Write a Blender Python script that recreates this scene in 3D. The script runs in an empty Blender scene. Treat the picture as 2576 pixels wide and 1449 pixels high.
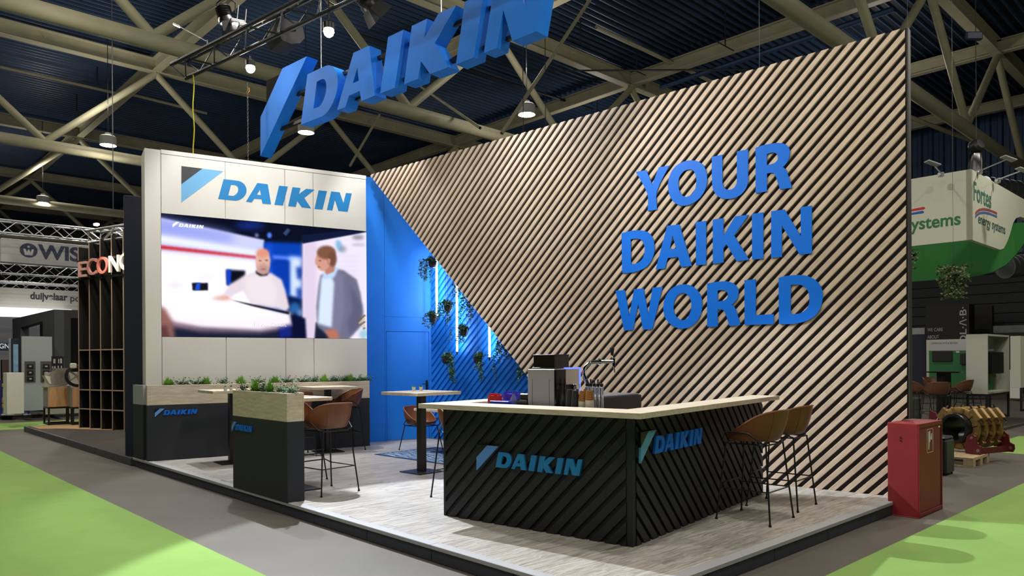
import bpy, bmesh, math, random
import numpy as np
from mathutils import Matrix, Vector
from mathutils.geometry import tessellate_polygon
random.seed(7)
SC = bpy.context.scene
COL = SC.collection
R = math.radians

# ---------------------------------------------------------------- camera
F_PX, CX, CY, PITCH, ROLL, EYE = 1858.5, 1281.0, 907.2, 0.00064, -0.00606, 1.66
cp, sp, cr, sr = math.cos(PITCH), math.sin(PITCH), math.cos(ROLL), math.sin(ROLL)
_B = np.array([[1, 0, 0], [0, 0, -1], [0, 1, 0]], float)
_P = np.array([[1, 0, 0], [0, cp, -sp], [0, sp, cp]])
_R = np.array([[cr, -sr, 0], [sr, cr, 0], [0, 0, 1]])
RW = _R @ _P @ _B                      # world -> camera (x right, y down, z forward)
cam_d = bpy.data.cameras.new('camera')
cam = bpy.data.objects.new('camera', cam_d)
COL.objects.link(cam)
rt, dn, fw = RW[0], RW[1], RW[2]
cam.matrix_world = Matrix(((rt[0], -dn[0], -fw[0], 0), (rt[1], -dn[1], -fw[1], 0), (rt[2], -dn[2], -fw[2], EYE), (0, 0, 0, 1)))
cam_d.sensor_fit = 'HORIZONTAL'
cam_d.sensor_width = 36.0
cam_d.lens = F_PX / 2576 * 36.0
cam_d.shift_x = (1288 - CX) / 2576
cam_d.shift_y = (CY - 724.5) / 2576
cam_d.clip_end = 300
SC.camera = cam

# ---------------------------------------------------------------- colour management, world
SC.view_settings.view_transform = 'Standard'
SC.view_settings.look = 'None'
SC.view_settings.gamma = 1.0
SC.view_settings.use_curve_mapping = False
SC.view_settings.exposure = 0.18
SC.cycles.max_bounces = 6
SC.cycles.diffuse_bounces = 3
SC.cycles.glossy_bounces = 3
SC.cycles.transmission_bounces = 5
W = bpy.data.worlds.new('hall_air')
SC.world = W
W.use_nodes = True
W.node_tree.nodes['Background'].inputs[0].default_value = (0.80, 0.88, 1.0, 1)
W.node_tree.nodes['Background'].inputs[1].default_value = 0.0

def lamp(name, kind, loc, energy, color=(1, 1, 1), size=0.3, target=None, spot=60, blend=0.3):
    l = bpy.data.lights.new(name, kind)
    l.energy = energy
    l.color = color
    if kind == 'AREA':
        l.shape = 'DISK'
        l.size = size
    else:
        l.shadow_soft_size = size
    if kind == 'SPOT':
        l.spot_size = R(spot)
        l.spot_blend = blend
    o = bpy.data.objects.new(name, l)
    COL.objects.link(o)
    o.location = loc
    if target is not None:
        o.rotation_euler = (Vector(target) - Vector(loc)).to_track_quat('-Z', 'Y').to_euler()
    return o

# hall light: the high bay luminaires of the hall hang in a regular grid under the roof trusses
HALL_E = 215.0   # each high bay luminaire further down carries one disk light of this power
HALL_C = (1.0, 0.93, 0.81)
HALL_UP = 115.0 # and an added point light above it that brightens the roof steel
# stand lights: profile and flood lamps clamped to the stand's lighting truss, plus two added out of sight behind the sign
SPOTS = [  # position, target, watts, size, cone, blend, colour
    ((-2.55, 10.1, 6.10), (1.1, 5.7, 0.2), 2700, .04, 64, .12, (.86, .93, 1.0)),
    ((-4.20, 12.0, 6.40), (-2.0, 10.2, 0.2), 700, .04, 66, .25, (.88, .94, 1.0)),
    ((-3.90, 10.3, 6.40), (-4.2, 12.6, 3.0), 300, .08, 80, .5, (1.0, .99, .97)),
    ((-0.70, 10.5, 6.15), (0.7, 11.0, 4.9), 170, .06, 90, .8, (.86, .93, 1.0)),  # unseen source behind the sign, added for the highlight on the slats
    ((-0.60, 8.60, 5.55), (3.0, 9.0, 3.4), 300, .08, 74, .7, (1.0, .97, .95)),
    ((-2.30, 12.5, 6.10), (-1.8, 14.1, 1.6), 130, .08, 80, .6, (.95, .97, 1.0)),  # added without a fixture to brighten the blue recess wall
    ((-1.60, 9.40, 5.55), (0.0, 11.6, 3.4), 190, .08, 80, .7, (1.0, .98, .96)),
]
for i, (p, t, e, s, c, b, col) in enumerate(SPOTS):
    lamp('stand_spot_light', 'SPOT', p, e, col, s, t, c, b)

# ---------------------------------------------------------------- helpers
def lin(h):
    v = [int(h[i:i + 2], 16) / 255 for i in (0, 2, 4)]
    return tuple((c / 12.92 if c <= 0.04045 else ((c + 0.055) / 1.055) ** 2.4) for c in v) + (1.0,)

MATS = {}
def mat(name, col, rough=0.5, metal=0.0, spec=0.5, noise=0.0, nscale=20.0, bump=0.0, emit=None, estr=0.0,
        stretch=None, rnd=0.0, coat=0.0, trans=0.0, alpha=1.0, ior=1.45):
    if name in MATS:
        return MATS[name]
    m = bpy.data.materials.new(name)
    m.use_nodes = True
    nt = m.node_tree
    N, L = nt.nodes, nt.links
    b = N['Principled BSDF']
    c = lin(col) if isinstance(col, str) else col
    b.inputs['Base Color'].default_value = c
    b.inputs['Roughness'].default_value = rough
    b.inputs['Metallic'].default_value = metal
    b.inputs['Specular IOR Level'].default_value = spec
    b.inputs['Coat Weight'].default_value = coat
    b.inputs['Transmission Weight'].default_value = trans
    b.inputs['Alpha'].default_value = alpha
    b.inputs['IOR'].default_value = ior
    if emit:
        b.inputs['Emission Color'].default_value = lin(emit) if isinstance(emit, str) else emit
        b.inputs['Emission Strength'].default_value = estr
    if noise or bump or rnd:
        tc = N.new('ShaderNodeTexCoord')
        mp = N.new('ShaderNodeMapping')
        mp.inputs['Scale'].default_value = stretch or (1, 1, 1)
        L.new(tc.outputs['Object'], mp.inputs['Vector'])
        oi = N.new('ShaderNodeObjectInfo')
        ad = N.new('ShaderNodeVectorMath')
        ad.operation = 'ADD'
        mul = N.new('ShaderNodeVectorMath')
        mul.operation = 'SCALE'
        mul.inputs[0].default_value = (13.7, 7.1, 3.3)
        L.new(oi.outputs['Random'], mul.inputs['Scale'])
        L.new(mp.outputs[0], ad.inputs[0])
        L.new(mul.outputs[0], ad.inputs[1])
        nz = N.new('ShaderNodeTexNoise')
        nz.inputs['Scale'].default_value = nscale
        nz.inputs['Detail'].default_value = 6
        nz.inputs['Roughness'].default_value = 0.6
        L.new(ad.outputs[0], nz.inputs['Vector'])
        if noise or rnd:
            mr = N.new('ShaderNodeMapRange')
            mr.inputs['From Min'].default_value = 0.25
            mr.inputs['From Max'].default_value = 0.75
            mr.inputs['To Min'].default_value = 1 - noise
            mr.inputs['To Max'].default_value = 1 + noise
            L.new(nz.outputs['Fac'], mr.inputs['Value'])
            rr = N.new('ShaderNodeMapRange')
            rr.inputs['To Min'].default_value = 1 - rnd
            rr.inputs['To Max'].default_value = 1 + rnd
            L.new(oi.outputs['Random'], rr.inputs['Value'])
            mm = N.new('ShaderNodeMath')
            mm.operation = 'MULTIPLY'
            L.new(mr.outputs[0], mm.inputs[0])
            L.new(rr.outputs[0], mm.inputs[1])
            hs = N.new('ShaderNodeVectorMath')
            hs.operation = 'SCALE'
            hs.inputs[0].default_value = c[:3]
            L.new(mm.outputs[0], hs.inputs['Scale'])
            L.new(hs.outputs[0], b.inputs['Base Color'])
        if bump:
            bp = N.new('ShaderNodeBump')
            bp.inputs['Strength'].default_value = bump
            bp.inputs['Distance'].default_value = 0.01
            L.new(nz.outputs['Fac'], bp.inputs['Height'])
            L.new(bp.outputs[0], b.inputs['Normal'])
    MATS[name] = m
    return m

def glow(name, col, strength):
    if name in MATS:
        return MATS[name]
    m = bpy.data.materials.new(name)
    m.use_nodes = True
    nt = m.node_tree
    nt.nodes.clear()
    e = nt.nodes.new('ShaderNodeEmission')
    e.inputs[0].default_value = lin(col)
    e.inputs[1].default_value = strength
    o = nt.nodes.new('ShaderNodeOutputMaterial')
    nt.links.new(e.outputs[0], o.inputs[0])
    MATS[name] = m
    return m

def wood(name, base, dark, grain=(1.2, 14, 14), rough=0.55, knots=True, rnd=0.08, contrast=1.0, nscale=3.0, axis=None):
    """Oak style laminate: long streaks with a few swirls; grain runs along the object's own x axis."""
    m = bpy.data.materials.new(name)
    m.use_nodes = True
    nt = m.node_tree
    N, L = nt.nodes, nt.links
    b = N['Principled BSDF']
    b.inputs['Roughness'].default_value = rough
    tc = N.new('ShaderNodeTexCoord')
    oi = N.new('ShaderNodeObjectInfo')
    sc = N.new('ShaderNodeVectorMath')
    sc.operation = 'SCALE'
    sc.inputs[0].default_value = (31.7, 17.1, 9.3)
    L.new(oi.outputs['Random'], sc.inputs['Scale'])
    ad = N.new('ShaderNodeVectorMath')
    ad.operation = 'ADD'
    L.new(tc.outputs['Object'], ad.inputs[0])
    L.new(sc.outputs[0], ad.inputs[1])
    warp = N.new('ShaderNodeTexNoise')
    warp.inputs['Scale'].default_value = 2.2
    warp.inputs['Detail'].default_value = 2
    L.new(ad.outputs[0], warp.inputs['Vector'])
    wsc = N.new('ShaderNodeVectorMath')
    wsc.operation = 'SCALE'
    wsc.inputs['Scale'].default_value = 0.12 if knots else 0.03
    L.new(warp.outputs['Color'], wsc.inputs[0])
    ad2 = N.new('ShaderNodeVectorMath')
    ad2.operation = 'ADD'
    L.new(ad.outputs[0], ad2.inputs[0])
    L.new(wsc.outputs[0], ad2.inputs[1])
    mp = N.new('ShaderNodeMapping')
    mp.inputs['Scale'].default_value = grain
    L.new(ad2.outputs[0], mp.inputs['Vector'])
    nz = N.new('ShaderNodeTexNoise')
    nz.inputs['Scale'].default_value = nscale
    nz.inputs['Detail'].default_value = 8
    nz.inputs['Roughness'].default_value = 0.68
    L.new(mp.outputs[0], nz.inputs['Vector'])
    cr_ = N.new('ShaderNodeValToRGB')
    cr_.color_ramp.elements[0].position = 0.5 - 0.22 / contrast
    cr_.color_ramp.elements[0].color = lin(dark)
    cr_.color_ramp.elements[1].position = 0.5 + 0.12 / contrast
    cr_.color_ramp.elements[1].color = lin(base)
    L.new(nz.outputs['Fac'], cr_.inputs[0])
    rr = N.new('ShaderNodeMapRange')
    rr.inputs['To Min'].default_value = 1 - rnd
    rr.inputs['To Max'].default_value = 1 + rnd
    L.new(oi.outputs['Random'], rr.inputs['Value'])
    ml = N.new('ShaderNodeVectorMath')
    ml.operation = 'SCALE'
    L.new(cr_.outputs[0], ml.inputs[0])
    L.new(rr.outputs[0], ml.inputs['Scale'])
    L.new(ml.outputs[0], b.inputs['Base Color'])
    bp = N.new('ShaderNodeBump')
    bp.inputs['Strength'].default_value = 0.15
    bp.inputs['Distance'].default_value = 0.004
    L.new(nz.outputs['Fac'], bp.inputs['Height'])
    L.new(bp.outputs[0], b.inputs['Normal'])
    MATS[name] = m
    return m

class MB:
    """Collects simple shapes; build() links them as ONE mesh object."""
    def __init__(s):
        s.v = []
        s.f = []
        s.sm = []
    def add(s, vs, fs, smooth=False):
        o = len(s.v)
        s.v += [tuple(map(float, p)) for p in vs]
        s.f += [tuple(i + o for i in q) for q in fs]
        s.sm += [smooth] * len(fs)
        return s
    def box(s, x0, x1, y0, y1, z0, z1, M=None):
        vs = [(x, y, z) for z in (z0, z1) for y in (y0, y1) for x in (x0, x1)]
        if M is not None:
            vs = [tuple(M @ Vector(p)) for p in vs]
        return s.add(vs, [(0, 2, 3, 1), (4, 5, 7, 6), (0, 1, 5, 4), (2, 6, 7, 3), (0, 4, 6, 2), (1, 3, 7, 5)])
    def bbox(s, x0, x1, y0, y1, z0, z1, b=0.004):
        """box with chamfered edges"""
        xs, ys, zs = (x0, x1), (y0, y1), (z0, z1)
        vs, idx = [], {}
        for i in (0, 1):
            for j in (0, 1):
                for k in (0, 1):
                    sx, sy, sz = (1, -1)[i], (1, -1)[j], (1, -1)[k]
                    for a in range(3):
                        p = [xs[i] + sx * b, ys[j] + sy * b, zs[k] + sz * b]
                        p[a] = (xs, ys, zs)[a][(i, j, k)[a]]
                        idx[(i, j, k, a)] = len(vs)
                        vs.append(tuple(p))
        fs = []
        for a in range(3):
            b1, b2 = [t for t in range(3) if t != a]
            for e in (0, 1):
                q = []
                for (u, w) in ((0, 0), (1, 0), (1, 1), (0, 1)):
                    c = [0, 0, 0]
                    c[a], c[b1], c[b2] = e, u, w
                    q.append(idx[(*c, a)])
                fs.append(tuple(q))
        for a in range(3):
            b1, b2 = [t for t in range(3) if t != a]
            for u in (0, 1):
                for w in (0, 1):
                    c0, c1 = [0, 0, 0], [0, 0, 0]
                    c0[a], c1[a] = 0, 1
                    c0[b1] = c1[b1] = u
                    c0[b2] = c1[b2] = w
                    fs.append((idx[(*c0, b1)], idx[(*c1, b1)], idx[(*c1, b2)], idx[(*c0, b2)]))
        for i in (0, 1):
            for j in (0, 1):
                for k in (0, 1):
                    fs.append(tuple(idx[(i, j, k, a)] for a in range(3)))
        return s.add(vs, fs)
    def cyl(s, p0, p1, r0, r1=None, n=12, cap=True, smooth=True):
        r1 = r0 if r1 is None else r1
        p0, p1 = Vector(p0), Vector(p1)
        d = (p1 - p0).normalized()
        a = d.orthogonal().normalized()
        b = d.cross(a)
        vs = []
        for p, r in ((p0, r0), (p1, r1)):
            for i in range(n):
                t = 2 * math.pi * i / n
                vs.append(p + (a * math.cos(t) + b * math.sin(t)) * r)
        fs = [(i, (i + 1) % n, n + (i + 1) % n, n + i) for i in range(n)]
        s.add(vs, fs, smooth)
        if cap:
            s.add(vs[:n], [tuple(range(n))])
            s.add(vs[n:], [tuple(range(n))])
        return s
    def tube(s, pts, r, n=8, closed=False, smooth=True):
        pts = [Vector(p) for p in pts]
        m = len(pts)
        vs = []
        prev = None
        for i, p in enumerate(pts):
            if closed:
                d = pts[(i + 1) % m] - pts[i - 1]
            else:
                d = pts[min(i + 1, m - 1)] - pts[max(i - 1, 0)]
            d.normalize()
            a = d.orthogonal().normalized() if prev is None else (prev - d * prev.dot(d)).normalized()
            prev = a
            b = d.cross(a)
            rr = r[i] if isinstance(r, (list, tuple)) else r
            for k in range(n):
                t = 2 * math.pi * k / n
                vs.append(p + (a * math.cos(t) + b * math.sin(t)) * rr)
        fs = []
        for i in range(m if closed else m - 1):
            j = (i + 1) % m
            for k in range(n):
                fs.append((i * n + k, i * n + (k + 1) % n, j * n + (k + 1) % n, j * n + k))
        s.add(vs, fs, smooth)
        if not closed:
            s.add(vs[:n], [tuple(range(n))])
            s.add(vs[-n:], [tuple(range(n))])
        return s
    def lathe(s, prof, n=20, c=(0, 0), smooth=True):
        vs = []
        for r, z in prof:
            for k in range(n):
                t = 2 * math.pi * k / n
                vs.append((c[0] + r * math.cos(t), c[1] + r * math.sin(t), z))
        fs = []
        for i in range(len(prof) - 1):
            for k in range(n):
                fs.append((i * n + k, i * n + (k + 1) % n, (i + 1) * n + (k + 1) % n, (i + 1) * n + k))
        s.add(vs, fs, smooth)
        for e in (0, len(prof) - 1):
            if prof[e][0] > 1e-4 and prof[0] != prof[-1]:
                s.add(vs[e * n:(e + 1) * n], [tuple(range(n))])
        return s
    def prism(s, loops, y0, y1):
        """flat outline(s) in local x,z extruded from y0 to y1; later loops are holes"""
        tri = tessellate_polygon([[Vector((p[0], p[1], 0)) for p in lp] for lp in loops])
        flat = [p for lp in loops for p in lp]
        n = len(flat)
        vs = [(p[0], y0, p[1]) for p in flat] + [(p[0], y1, p[1]) for p in flat]
        fs = [tuple(t) for t in tri] + [tuple(n + i for i in reversed(t)) for t in tri]
        o = 0
        for lp in loops:
            m = len(lp)
            fs += [(o + i, o + (i + 1) % m, n + o + (i + 1) % m, n + o + i) for i in range(m)]
            o += m
        return s.add(vs, fs)
    def zprism(s, loop, z0, z1):
        n = len(loop)
        tri = tessellate_polygon([[Vector((p[0], p[1], 0)) for p in loop]])
        vs = [(p[0], p[1], z0) for p in loop] + [(p[0], p[1], z1) for p in loop]
        fs = [tuple(t) for t in tri] + [tuple(n + i for i in reversed(t)) for t in tri]
        fs += [(i, (i + 1) % n, n + (i + 1) % n, n + i) for i in range(n)]
        return s.add(vs, fs)
    def mesh(s, name, m):
        me = bpy.data.meshes.new(name)
        me.from_pydata(s.v, [], s.f)
        me.polygons.foreach_set('use_smooth', s.sm)
        bm = bmesh.new()
        bm.from_mesh(me)
        bmesh.ops.remove_doubles(bm, verts=bm.verts, dist=1e-6)
        bmesh.ops.recalc_face_normals(bm, faces=bm.faces)
        bm.to_mesh(me)
        bm.free()
        if any(s.sm):
            try:
                me.set_sharp_from_angle(angle=R(38))
            except Exception:
                pass
        me.materials.append(m)
        return me
    def build(s, name, m, parent=None, M=None):
        return link(name, s.mesh(name, m), parent, M)

def link(name, data, parent=None, M=None):
    o = bpy.data.objects.new(name, data)
    COL.objects.link(o)
    if parent is not None:
        o.parent = parent
    if M is not None:
        if parent is not None:
            o.matrix_local = M
        else:
            o.matrix_world = M
    return o

def tag(o, label=None, cat=None, group=None, kind=None):
    if label:
        o['label'] = label
    if cat:
        o['category'] = cat
    if group:
        o['group'] = group
    if kind:
        o['kind'] = kind
    return o

def thing(name, label, cat, M=None, group=None, kind=None):
    o = bpy.data.objects.new(name, None)
    COL.objects.link(o)
    o.empty_display_size = 0.1
    if M is not None:
        o.matrix_world = M
    return tag(o, label, cat, group, kind)

def copy_tree(o, parent=None):
    c = o.copy()
    COL.objects.link(c)
    if parent is not None:
        c.parent = parent
    for ch in [k for k in o.children]:
        copy_tree(ch, c)
    return c

def FR(x, y, ang, z=0.0):
    return Matrix.Translation((x, y, z)) @ Matrix.Rotation(R(ang), 4, 'Z')

def T(x, y, z=0.0):
    return Matrix.Translation((x, y, z))

def ray(px, py):
    d = RW.T @ np.array([(px - CX) / F_PX, (py - CY) / F_PX, 1.0])
    return d

def on_z(px, py, z):
    d = ray(px, py)
    t = (z - EYE) / d[2]
    return Vector((d[0] * t, d[1] * t, z))

def at(px, py, Y):
    """world point on the sight line of a photo pixel at forward distance Y"""
    d = ray(px, py)
    t = Y / d[1]
    return Vector((d[0] * t, Y, EYE + d[2] * t))

class Plane:
    """vertical plane through a point, x axis along ang; uv() measures photo pixels on it"""
    def __init__(s, p, ang):
        s.o = Vector((p[0], p[1], 0))
        s.M = FR(p[0], p[1], ang)
        a = R(ang)
        s.x = np.array([math.cos(a), math.sin(a), 0])
        s.n = np.array([-math.sin(a), math.cos(a), 0])
    def uv(s, px, py):
        d = ray(px, py)
        c = np.array([0, 0, EYE])
        q0 = np.array([s.o.x, s.o.y, 0])
        t = ((q0 - c) @ s.n) / (d @ s.n)
        q = c + t * d
        return float((q - q0) @ s.x), float(q[2])
    def poly(s, pts):
        return [s.uv(*p) for p in pts]

_TXT = {}
def text_mb(txt, h, thick, bold=0.0, sx=1.0, shear=0.0):
    """lettering in local x,z starting at x=0, baseline z=0, front face at y=-thick"""
    cu = bpy.data.curves.new('lettering', 'FONT')
    cu.body = txt
    cu.size = 1.0
    cu.offset = bold
    cu.shear = shear
    cu.extrude = 0.5
    ob = bpy.data.objects.new('lettering', cu)
    COL.objects.link(ob)
    dg = bpy.context.evaluated_depsgraph_get()
    me = bpy.data.meshes.new_from_object(ob.evaluated_get(dg))
    vs = [v.co.copy() for v in me.vertices]
    fs = [tuple(p.vertices) for p in me.polygons]
    bpy.data.objects.remove(ob)
    bpy.data.meshes.remove(me)
    k = h / 0.72
    x0 = min(v.x for v in vs)
    mb = MB()
    mb.add([((v.x - x0) * k * sx, (v.z - 0.5) * thick, v.y * k) for v in vs], fs)
    mb.width = max((v.x - x0) * k * sx for v in vs)
    return mb

def put_text(name, txt, plane, px, py, h, m, thick=0.004, fit=None, parent=None, off=0.0, bold=0.0, sx=1.0):
    """text whose lower start sits at photo pixel (px, py) of a plane, optionally stretched to end at pixel fit"""
    u, z = plane.uv(px, py)
    mb = text_mb(txt, h, thick, bold, sx)
    if fit:
        u1, _ = plane.uv(*fit)
        k = (u1 - u) / mb.width
        mb.v = [(v[0] * k, v[1], v[2]) for v in mb.v]
    M = plane.M @ T(u, -off, z)
    return mb.build(name, m, parent, M if parent is None else parent.matrix_world.inverted() @ M)
LOGO={'B':[[(0.0,0.0),(0.1112,-0.0003),(-0.001,-0.1039)]],'S':[[(0.1112,-0.0008),(0.2246,-0.001),(-0.0022,-0.2085),(-0.001,-0.1039)]],'D':[[(0.2264,-0.0471),(0.3066,-0.0471),(0.3261,-0.052),(0.3434,-0.0647),(0.3531,-0.0828),(0.3551,-0.1008),(0.3507,-0.1194),(0.3386,-0.1389),(0.3211,-0.1544),(0.3038,-0.163),(0.2887,-0.1658),(0.1955,-0.166)],[(0.2673,-0.0758),(0.2892,-0.0751),(0.2999,-0.0788),(0.3064,-0.0882),(0.3074,-0.1016),(0.3045,-0.1133),(0.2964,-0.1266),(0.2856,-0.1357),(0.2759,-0.1394),(0.252,-0.1389)]],'A':[[(0.4175,-0.0468),(0.4773,-0.0474),(0.4969,-0.1656),(0.4459,-0.1663),(0.4409,-0.1416),(0.3988,-0.1427),(0.3843,-0.1659),(0.351,-0.1653)],[(0.4317,-0.0853),(0.4371,-0.1168),(0.414,-0.117)]],'I':[[(0.5449,-0.0478),(0.5971,-0.0475),(0.5669,-0.1658),(0.5158,-0.1658)]],'K':[[(0.6249,-0.0478),(0.674,-0.0476),(0.6648,-0.0847),(0.7094,-0.0478),(0.7618,-0.0482),(0.6972,-0.1059),(0.7384,-0.1665),(0.6815,-0.1659),(0.6535,-0.1306),(0.644,-0.1662),(0.598,-0.1662)]],'J':[[(0.7864,-0.049),(0.8393,-0.0478),(0.8105,-0.1665),(0.7597,-0.1675)]],'N':[[(0.8662,-0.0467),(0.921,-0.0464),(0.9445,-0.1108),(0.9617,-0.0457),(1.0,-0.0449),(0.9718,-0.164),(0.9123,-0.1643),(0.8897,-0.0984),(0.8728,-0.1658),(0.8378,-0.1661)]]}
BIG=[('Y',[[(-3.307,4.221),(-3.148,4.221),(-3.058,4.007),(-2.957,4.224),(-2.802,4.222),(-2.988,3.912),(-2.989,3.664),(-3.13,3.663),(-3.13,3.894)]]),('O',[[(-2.465,4.229),(-2.397,4.204),(-2.326,4.143),(-2.287,4.059),(-2.274,3.962),(-2.285,3.875),(-2.32,3.793),(-2.384,3.724),(-2.472,3.678),(-2.577,3.66),(-2.667,3.679),(-2.741,3.731),(-2.795,3.81),(-2.821,3.913),(-2.821,4.005),(-2.797,4.092),(-2.747,4.167),(-2.672,4.218),(-2.573,4.24)],[(-2.518,4.121),(-2.469,4.101),(-2.438,4.055),(-2.422,3.986),(-2.424,3.912),(-2.447,3.841),(-2.495,3.789),(-2.56,3.77),(-2.617,3.796),(-2.658,3.858),(-2.675,3.944),(-2.669,4.018),(-2.64,4.074),(-2.586,4.114)]]),('U',[[(-2.209,4.229),(-2.069,4.231),(-2.069,3.878),(-2.059,3.833),(-2.031,3.796),(-1.99,3.778),(-1.945,3.779),(-1.908,3.802),(-1.885,3.845),(-1.881,3.898),(-1.879,4.237),(-1.736,4.236),(-1.739,3.868),(-1.746,3.806),(-1.776,3.746),(-1.835,3.691),(-1.916,3.664),(-2.006,3.665),(-2.089,3.689),(-2.158,3.746),(-2.196,3.825),(-2.207,3.914)]]),('R',[[(-1.643,4.236),(-1.571,4.25),(-1.473,4.252),(-1.39,4.247),(-1.314,4.229),(-1.26,4.191),(-1.233,4.141),(-1.23,4.086),(-1.244,4.027),(-1.275,3.978),(-1.312,3.947),(-1.282,3.914),(-1.258,3.859),(-1.205,3.683),(-1.348,3.685),(-1.399,3.855),(-1.419,3.886),(-1.447,3.899),(-1.504,3.9),(-1.506,3.684),(-1.645,3.682)],[(-1.503,4.136),(-1.439,4.144),(-1.397,4.127),(-1.373,4.095),(-1.37,4.064),(-1.384,4.032),(-1.419,4.01),(-1.46,4.004),(-1.504,4.004)]]),('D',[[(-3.538,3.407),(-3.429,3.424),(-3.326,3.424),(-3.241,3.415),(-3.149,3.387),(-3.083,3.335),(-3.042,3.254),(-3.03,3.164),(-3.039,3.077),(-3.073,2.999),(-3.135,2.927),(-3.228,2.879),(-3.33,2.858),(-3.433,2.853),(-3.533,2.861)],[(-3.393,3.31),(-3.31,3.311),(-3.25,3.295),(-3.204,3.252),(-3.18,3.187),(-3.178,3.12),(-3.193,3.062),(-3.235,3.006),(-3.304,2.971),(-3.391,2.966)]]),('A',[[(-2.84,3.428),(-2.664,3.426),(-2.493,2.868),(-2.644,2.866),(-2.686,3.005),(-2.835,3.001),(-2.875,2.866),(-3.014,2.865)],[(-2.761,3.292),(-2.713,3.115),(-2.806,3.114)]]),('I',[[(-2.434,3.427),(-2.291,3.426),(-2.295,2.868),(-2.434,2.87)]]),('K',[[(-2.201,3.43),(-2.059,3.432),(-2.06,3.213),(-1.905,3.434),(-1.732,3.432),(-1.921,3.197),(-1.73,2.875),(-1.891,2.874),(-2.021,3.099),(-2.061,3.054),(-2.062,2.873),(-2.203,2.871)]]),('I',[[(-1.693,3.437),(-1.551,3.437),(-1.555,2.875),(-1.694,2.877)]]),('N',[[(-1.456,3.437),(-1.296,3.437),(-1.107,3.096),(-1.108,3.439),(-0.98,3.44),(-0.982,2.884),(-1.121,2.88),(-1.329,3.252),(-1.33,2.875),(-1.46,2.876)]]),('W',[[(-3.641,2.621),(-3.492,2.619),(-3.424,2.254),(-3.345,2.622),(-3.2,2.622),(-3.131,2.265),(-3.062,2.624),(-2.914,2.623),(-3.069,2.065),(-3.213,2.064),(-3.283,2.416),(-3.365,2.063),(-3.508,2.061)]]),('O',[[(-2.616,2.637),(-2.546,2.626),(-2.464,2.589),(-2.396,2.521),(-2.359,2.436),(-2.351,2.353),(-2.364,2.259),(-2.405,2.172),(-2.474,2.105),(-2.557,2.066),(-2.648,2.059),(-2.733,2.081),(-2.818,2.137),(-2.879,2.217),(-2.904,2.317),(-2.899,2.408),(-2.866,2.498),(-2.801,2.576),(-2.715,2.624)],[(-2.624,2.524),(-2.568,2.506),(-2.523,2.458),(-2.503,2.393),(-2.501,2.336),(-2.518,2.266),(-2.549,2.207),(-2.591,2.174),(-2.647,2.172),(-2.696,2.2),(-2.735,2.25),(-2.754,2.316),(-2.752,2.381),(-2.73,2.451),(-2.687,2.507)]]),('R',[[(-2.282,2.622),(-2.198,2.633),(-2.113,2.637),(-2.034,2.633),(-1.964,2.617),(-1.906,2.579),(-1.872,2.524),(-1.869,2.469),(-1.885,2.409),(-1.92,2.365),(-1.958,2.336),(-1.927,2.31),(-1.896,2.25),(-1.847,2.078),(-1.989,2.072),(-2.042,2.238),(-2.066,2.271),(-2.102,2.286),(-2.143,2.285),(-2.144,2.07),(-2.285,2.071)],[(-2.141,2.525),(-2.087,2.528),(-2.042,2.518),(-2.013,2.49),(-2.008,2.453),(-2.023,2.417),(-2.062,2.394),(-2.101,2.389),(-2.142,2.389)]]),('L',[[(-1.792,2.629),(-1.65,2.633),(-1.652,2.193),(-1.432,2.195),(-1.433,2.077),(-1.793,2.076)]]),('D',[[(-1.371,2.626),(-1.308,2.64),(-1.221,2.646),(-1.141,2.643),(-1.062,2.631),(-0.989,2.601),(-0.923,2.547),(-0.879,2.476),(-0.863,2.395),(-0.872,2.31),(-0.897,2.226),(-0.947,2.159),(-1.02,2.111),(-1.11,2.082),(-1.202,2.07),(-1.294,2.069),(-1.37,2.077)],[(-1.228,2.53),(-1.17,2.533),(-1.102,2.52),(-1.051,2.481),(-1.023,2.428),(-1.013,2.358),(-1.021,2.289),(-1.053,2.233),(-1.098,2.201),(-1.155,2.186),(-1.23,2.185)]])]

# ================================================================ materials
OAK = wood('oak_slat_face', 'c4b29e', 'ab9783', grain=(1.5, 22, 22), knots=False, rnd=0.10, contrast=1.3)
OAKTOP = wood('light_oak_laminate', 'cdc2af', 'aa9b85', grain=(1.3, 11, 11), knots=True, rnd=0.03)
PLANK = wood('grey_oak_vinyl', 'b5b1ab', '716b64', grain=(.8, 15, 15), knots=True, rnd=0.08, rough=0.42, contrast=1.25)
PALLETW = wood('pallet_pine', 'cbb694', 'a58d6b', grain=(2, 14, 14), knots=True, rnd=0.08)
FELT = mat('black_felt', '2b282c', 0.95, noise=.1, nscale=120)
BLK = mat('black_lacquer_board', '212327', 0.55, spec=.4, noise=.12, nscale=40, bump=.05)
BLKST = mat('black_powder_steel', '141416', 0.42, spec=.5, noise=.08, nscale=60)
CHAR = mat('charcoal_laminate', '262930', 0.6, spec=.4, noise=.10, nscale=50)
WHITE = mat('white_fabric_panel', 'cfcdc8', 0.8, noise=.02, nscale=60)
BLUEP = mat('blue_painted_wall', '1b7ade', 0.55, spec=.35, noise=.04, nscale=5)
BLUEL = mat('blue_acrylic_plate', '046ad8', 0.5, spec=.3)
LBLUE = mat('light_blue_plate', '5a92dc', 0.6)
MBLUE = mat('mid_blue_print', '1578b8', 0.5)
SIGNB = mat('blue_satin_sign_skin', '1474dc', 0.6, spec=.2, noise=.05, nscale=3)
STEEL = mat('cream_painted_steel', 'aaa68c', 0.5, spec=.4, noise=.14, nscale=1.6)
FLANGE = mat('pale_painted_steel', 'b8b29a', 0.5, spec=.4, noise=.08, nscale=2)
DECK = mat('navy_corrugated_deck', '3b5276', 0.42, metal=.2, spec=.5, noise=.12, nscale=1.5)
DARKP = mat('dark_pipe', '23262c', 0.5, noise=.1)
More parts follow.
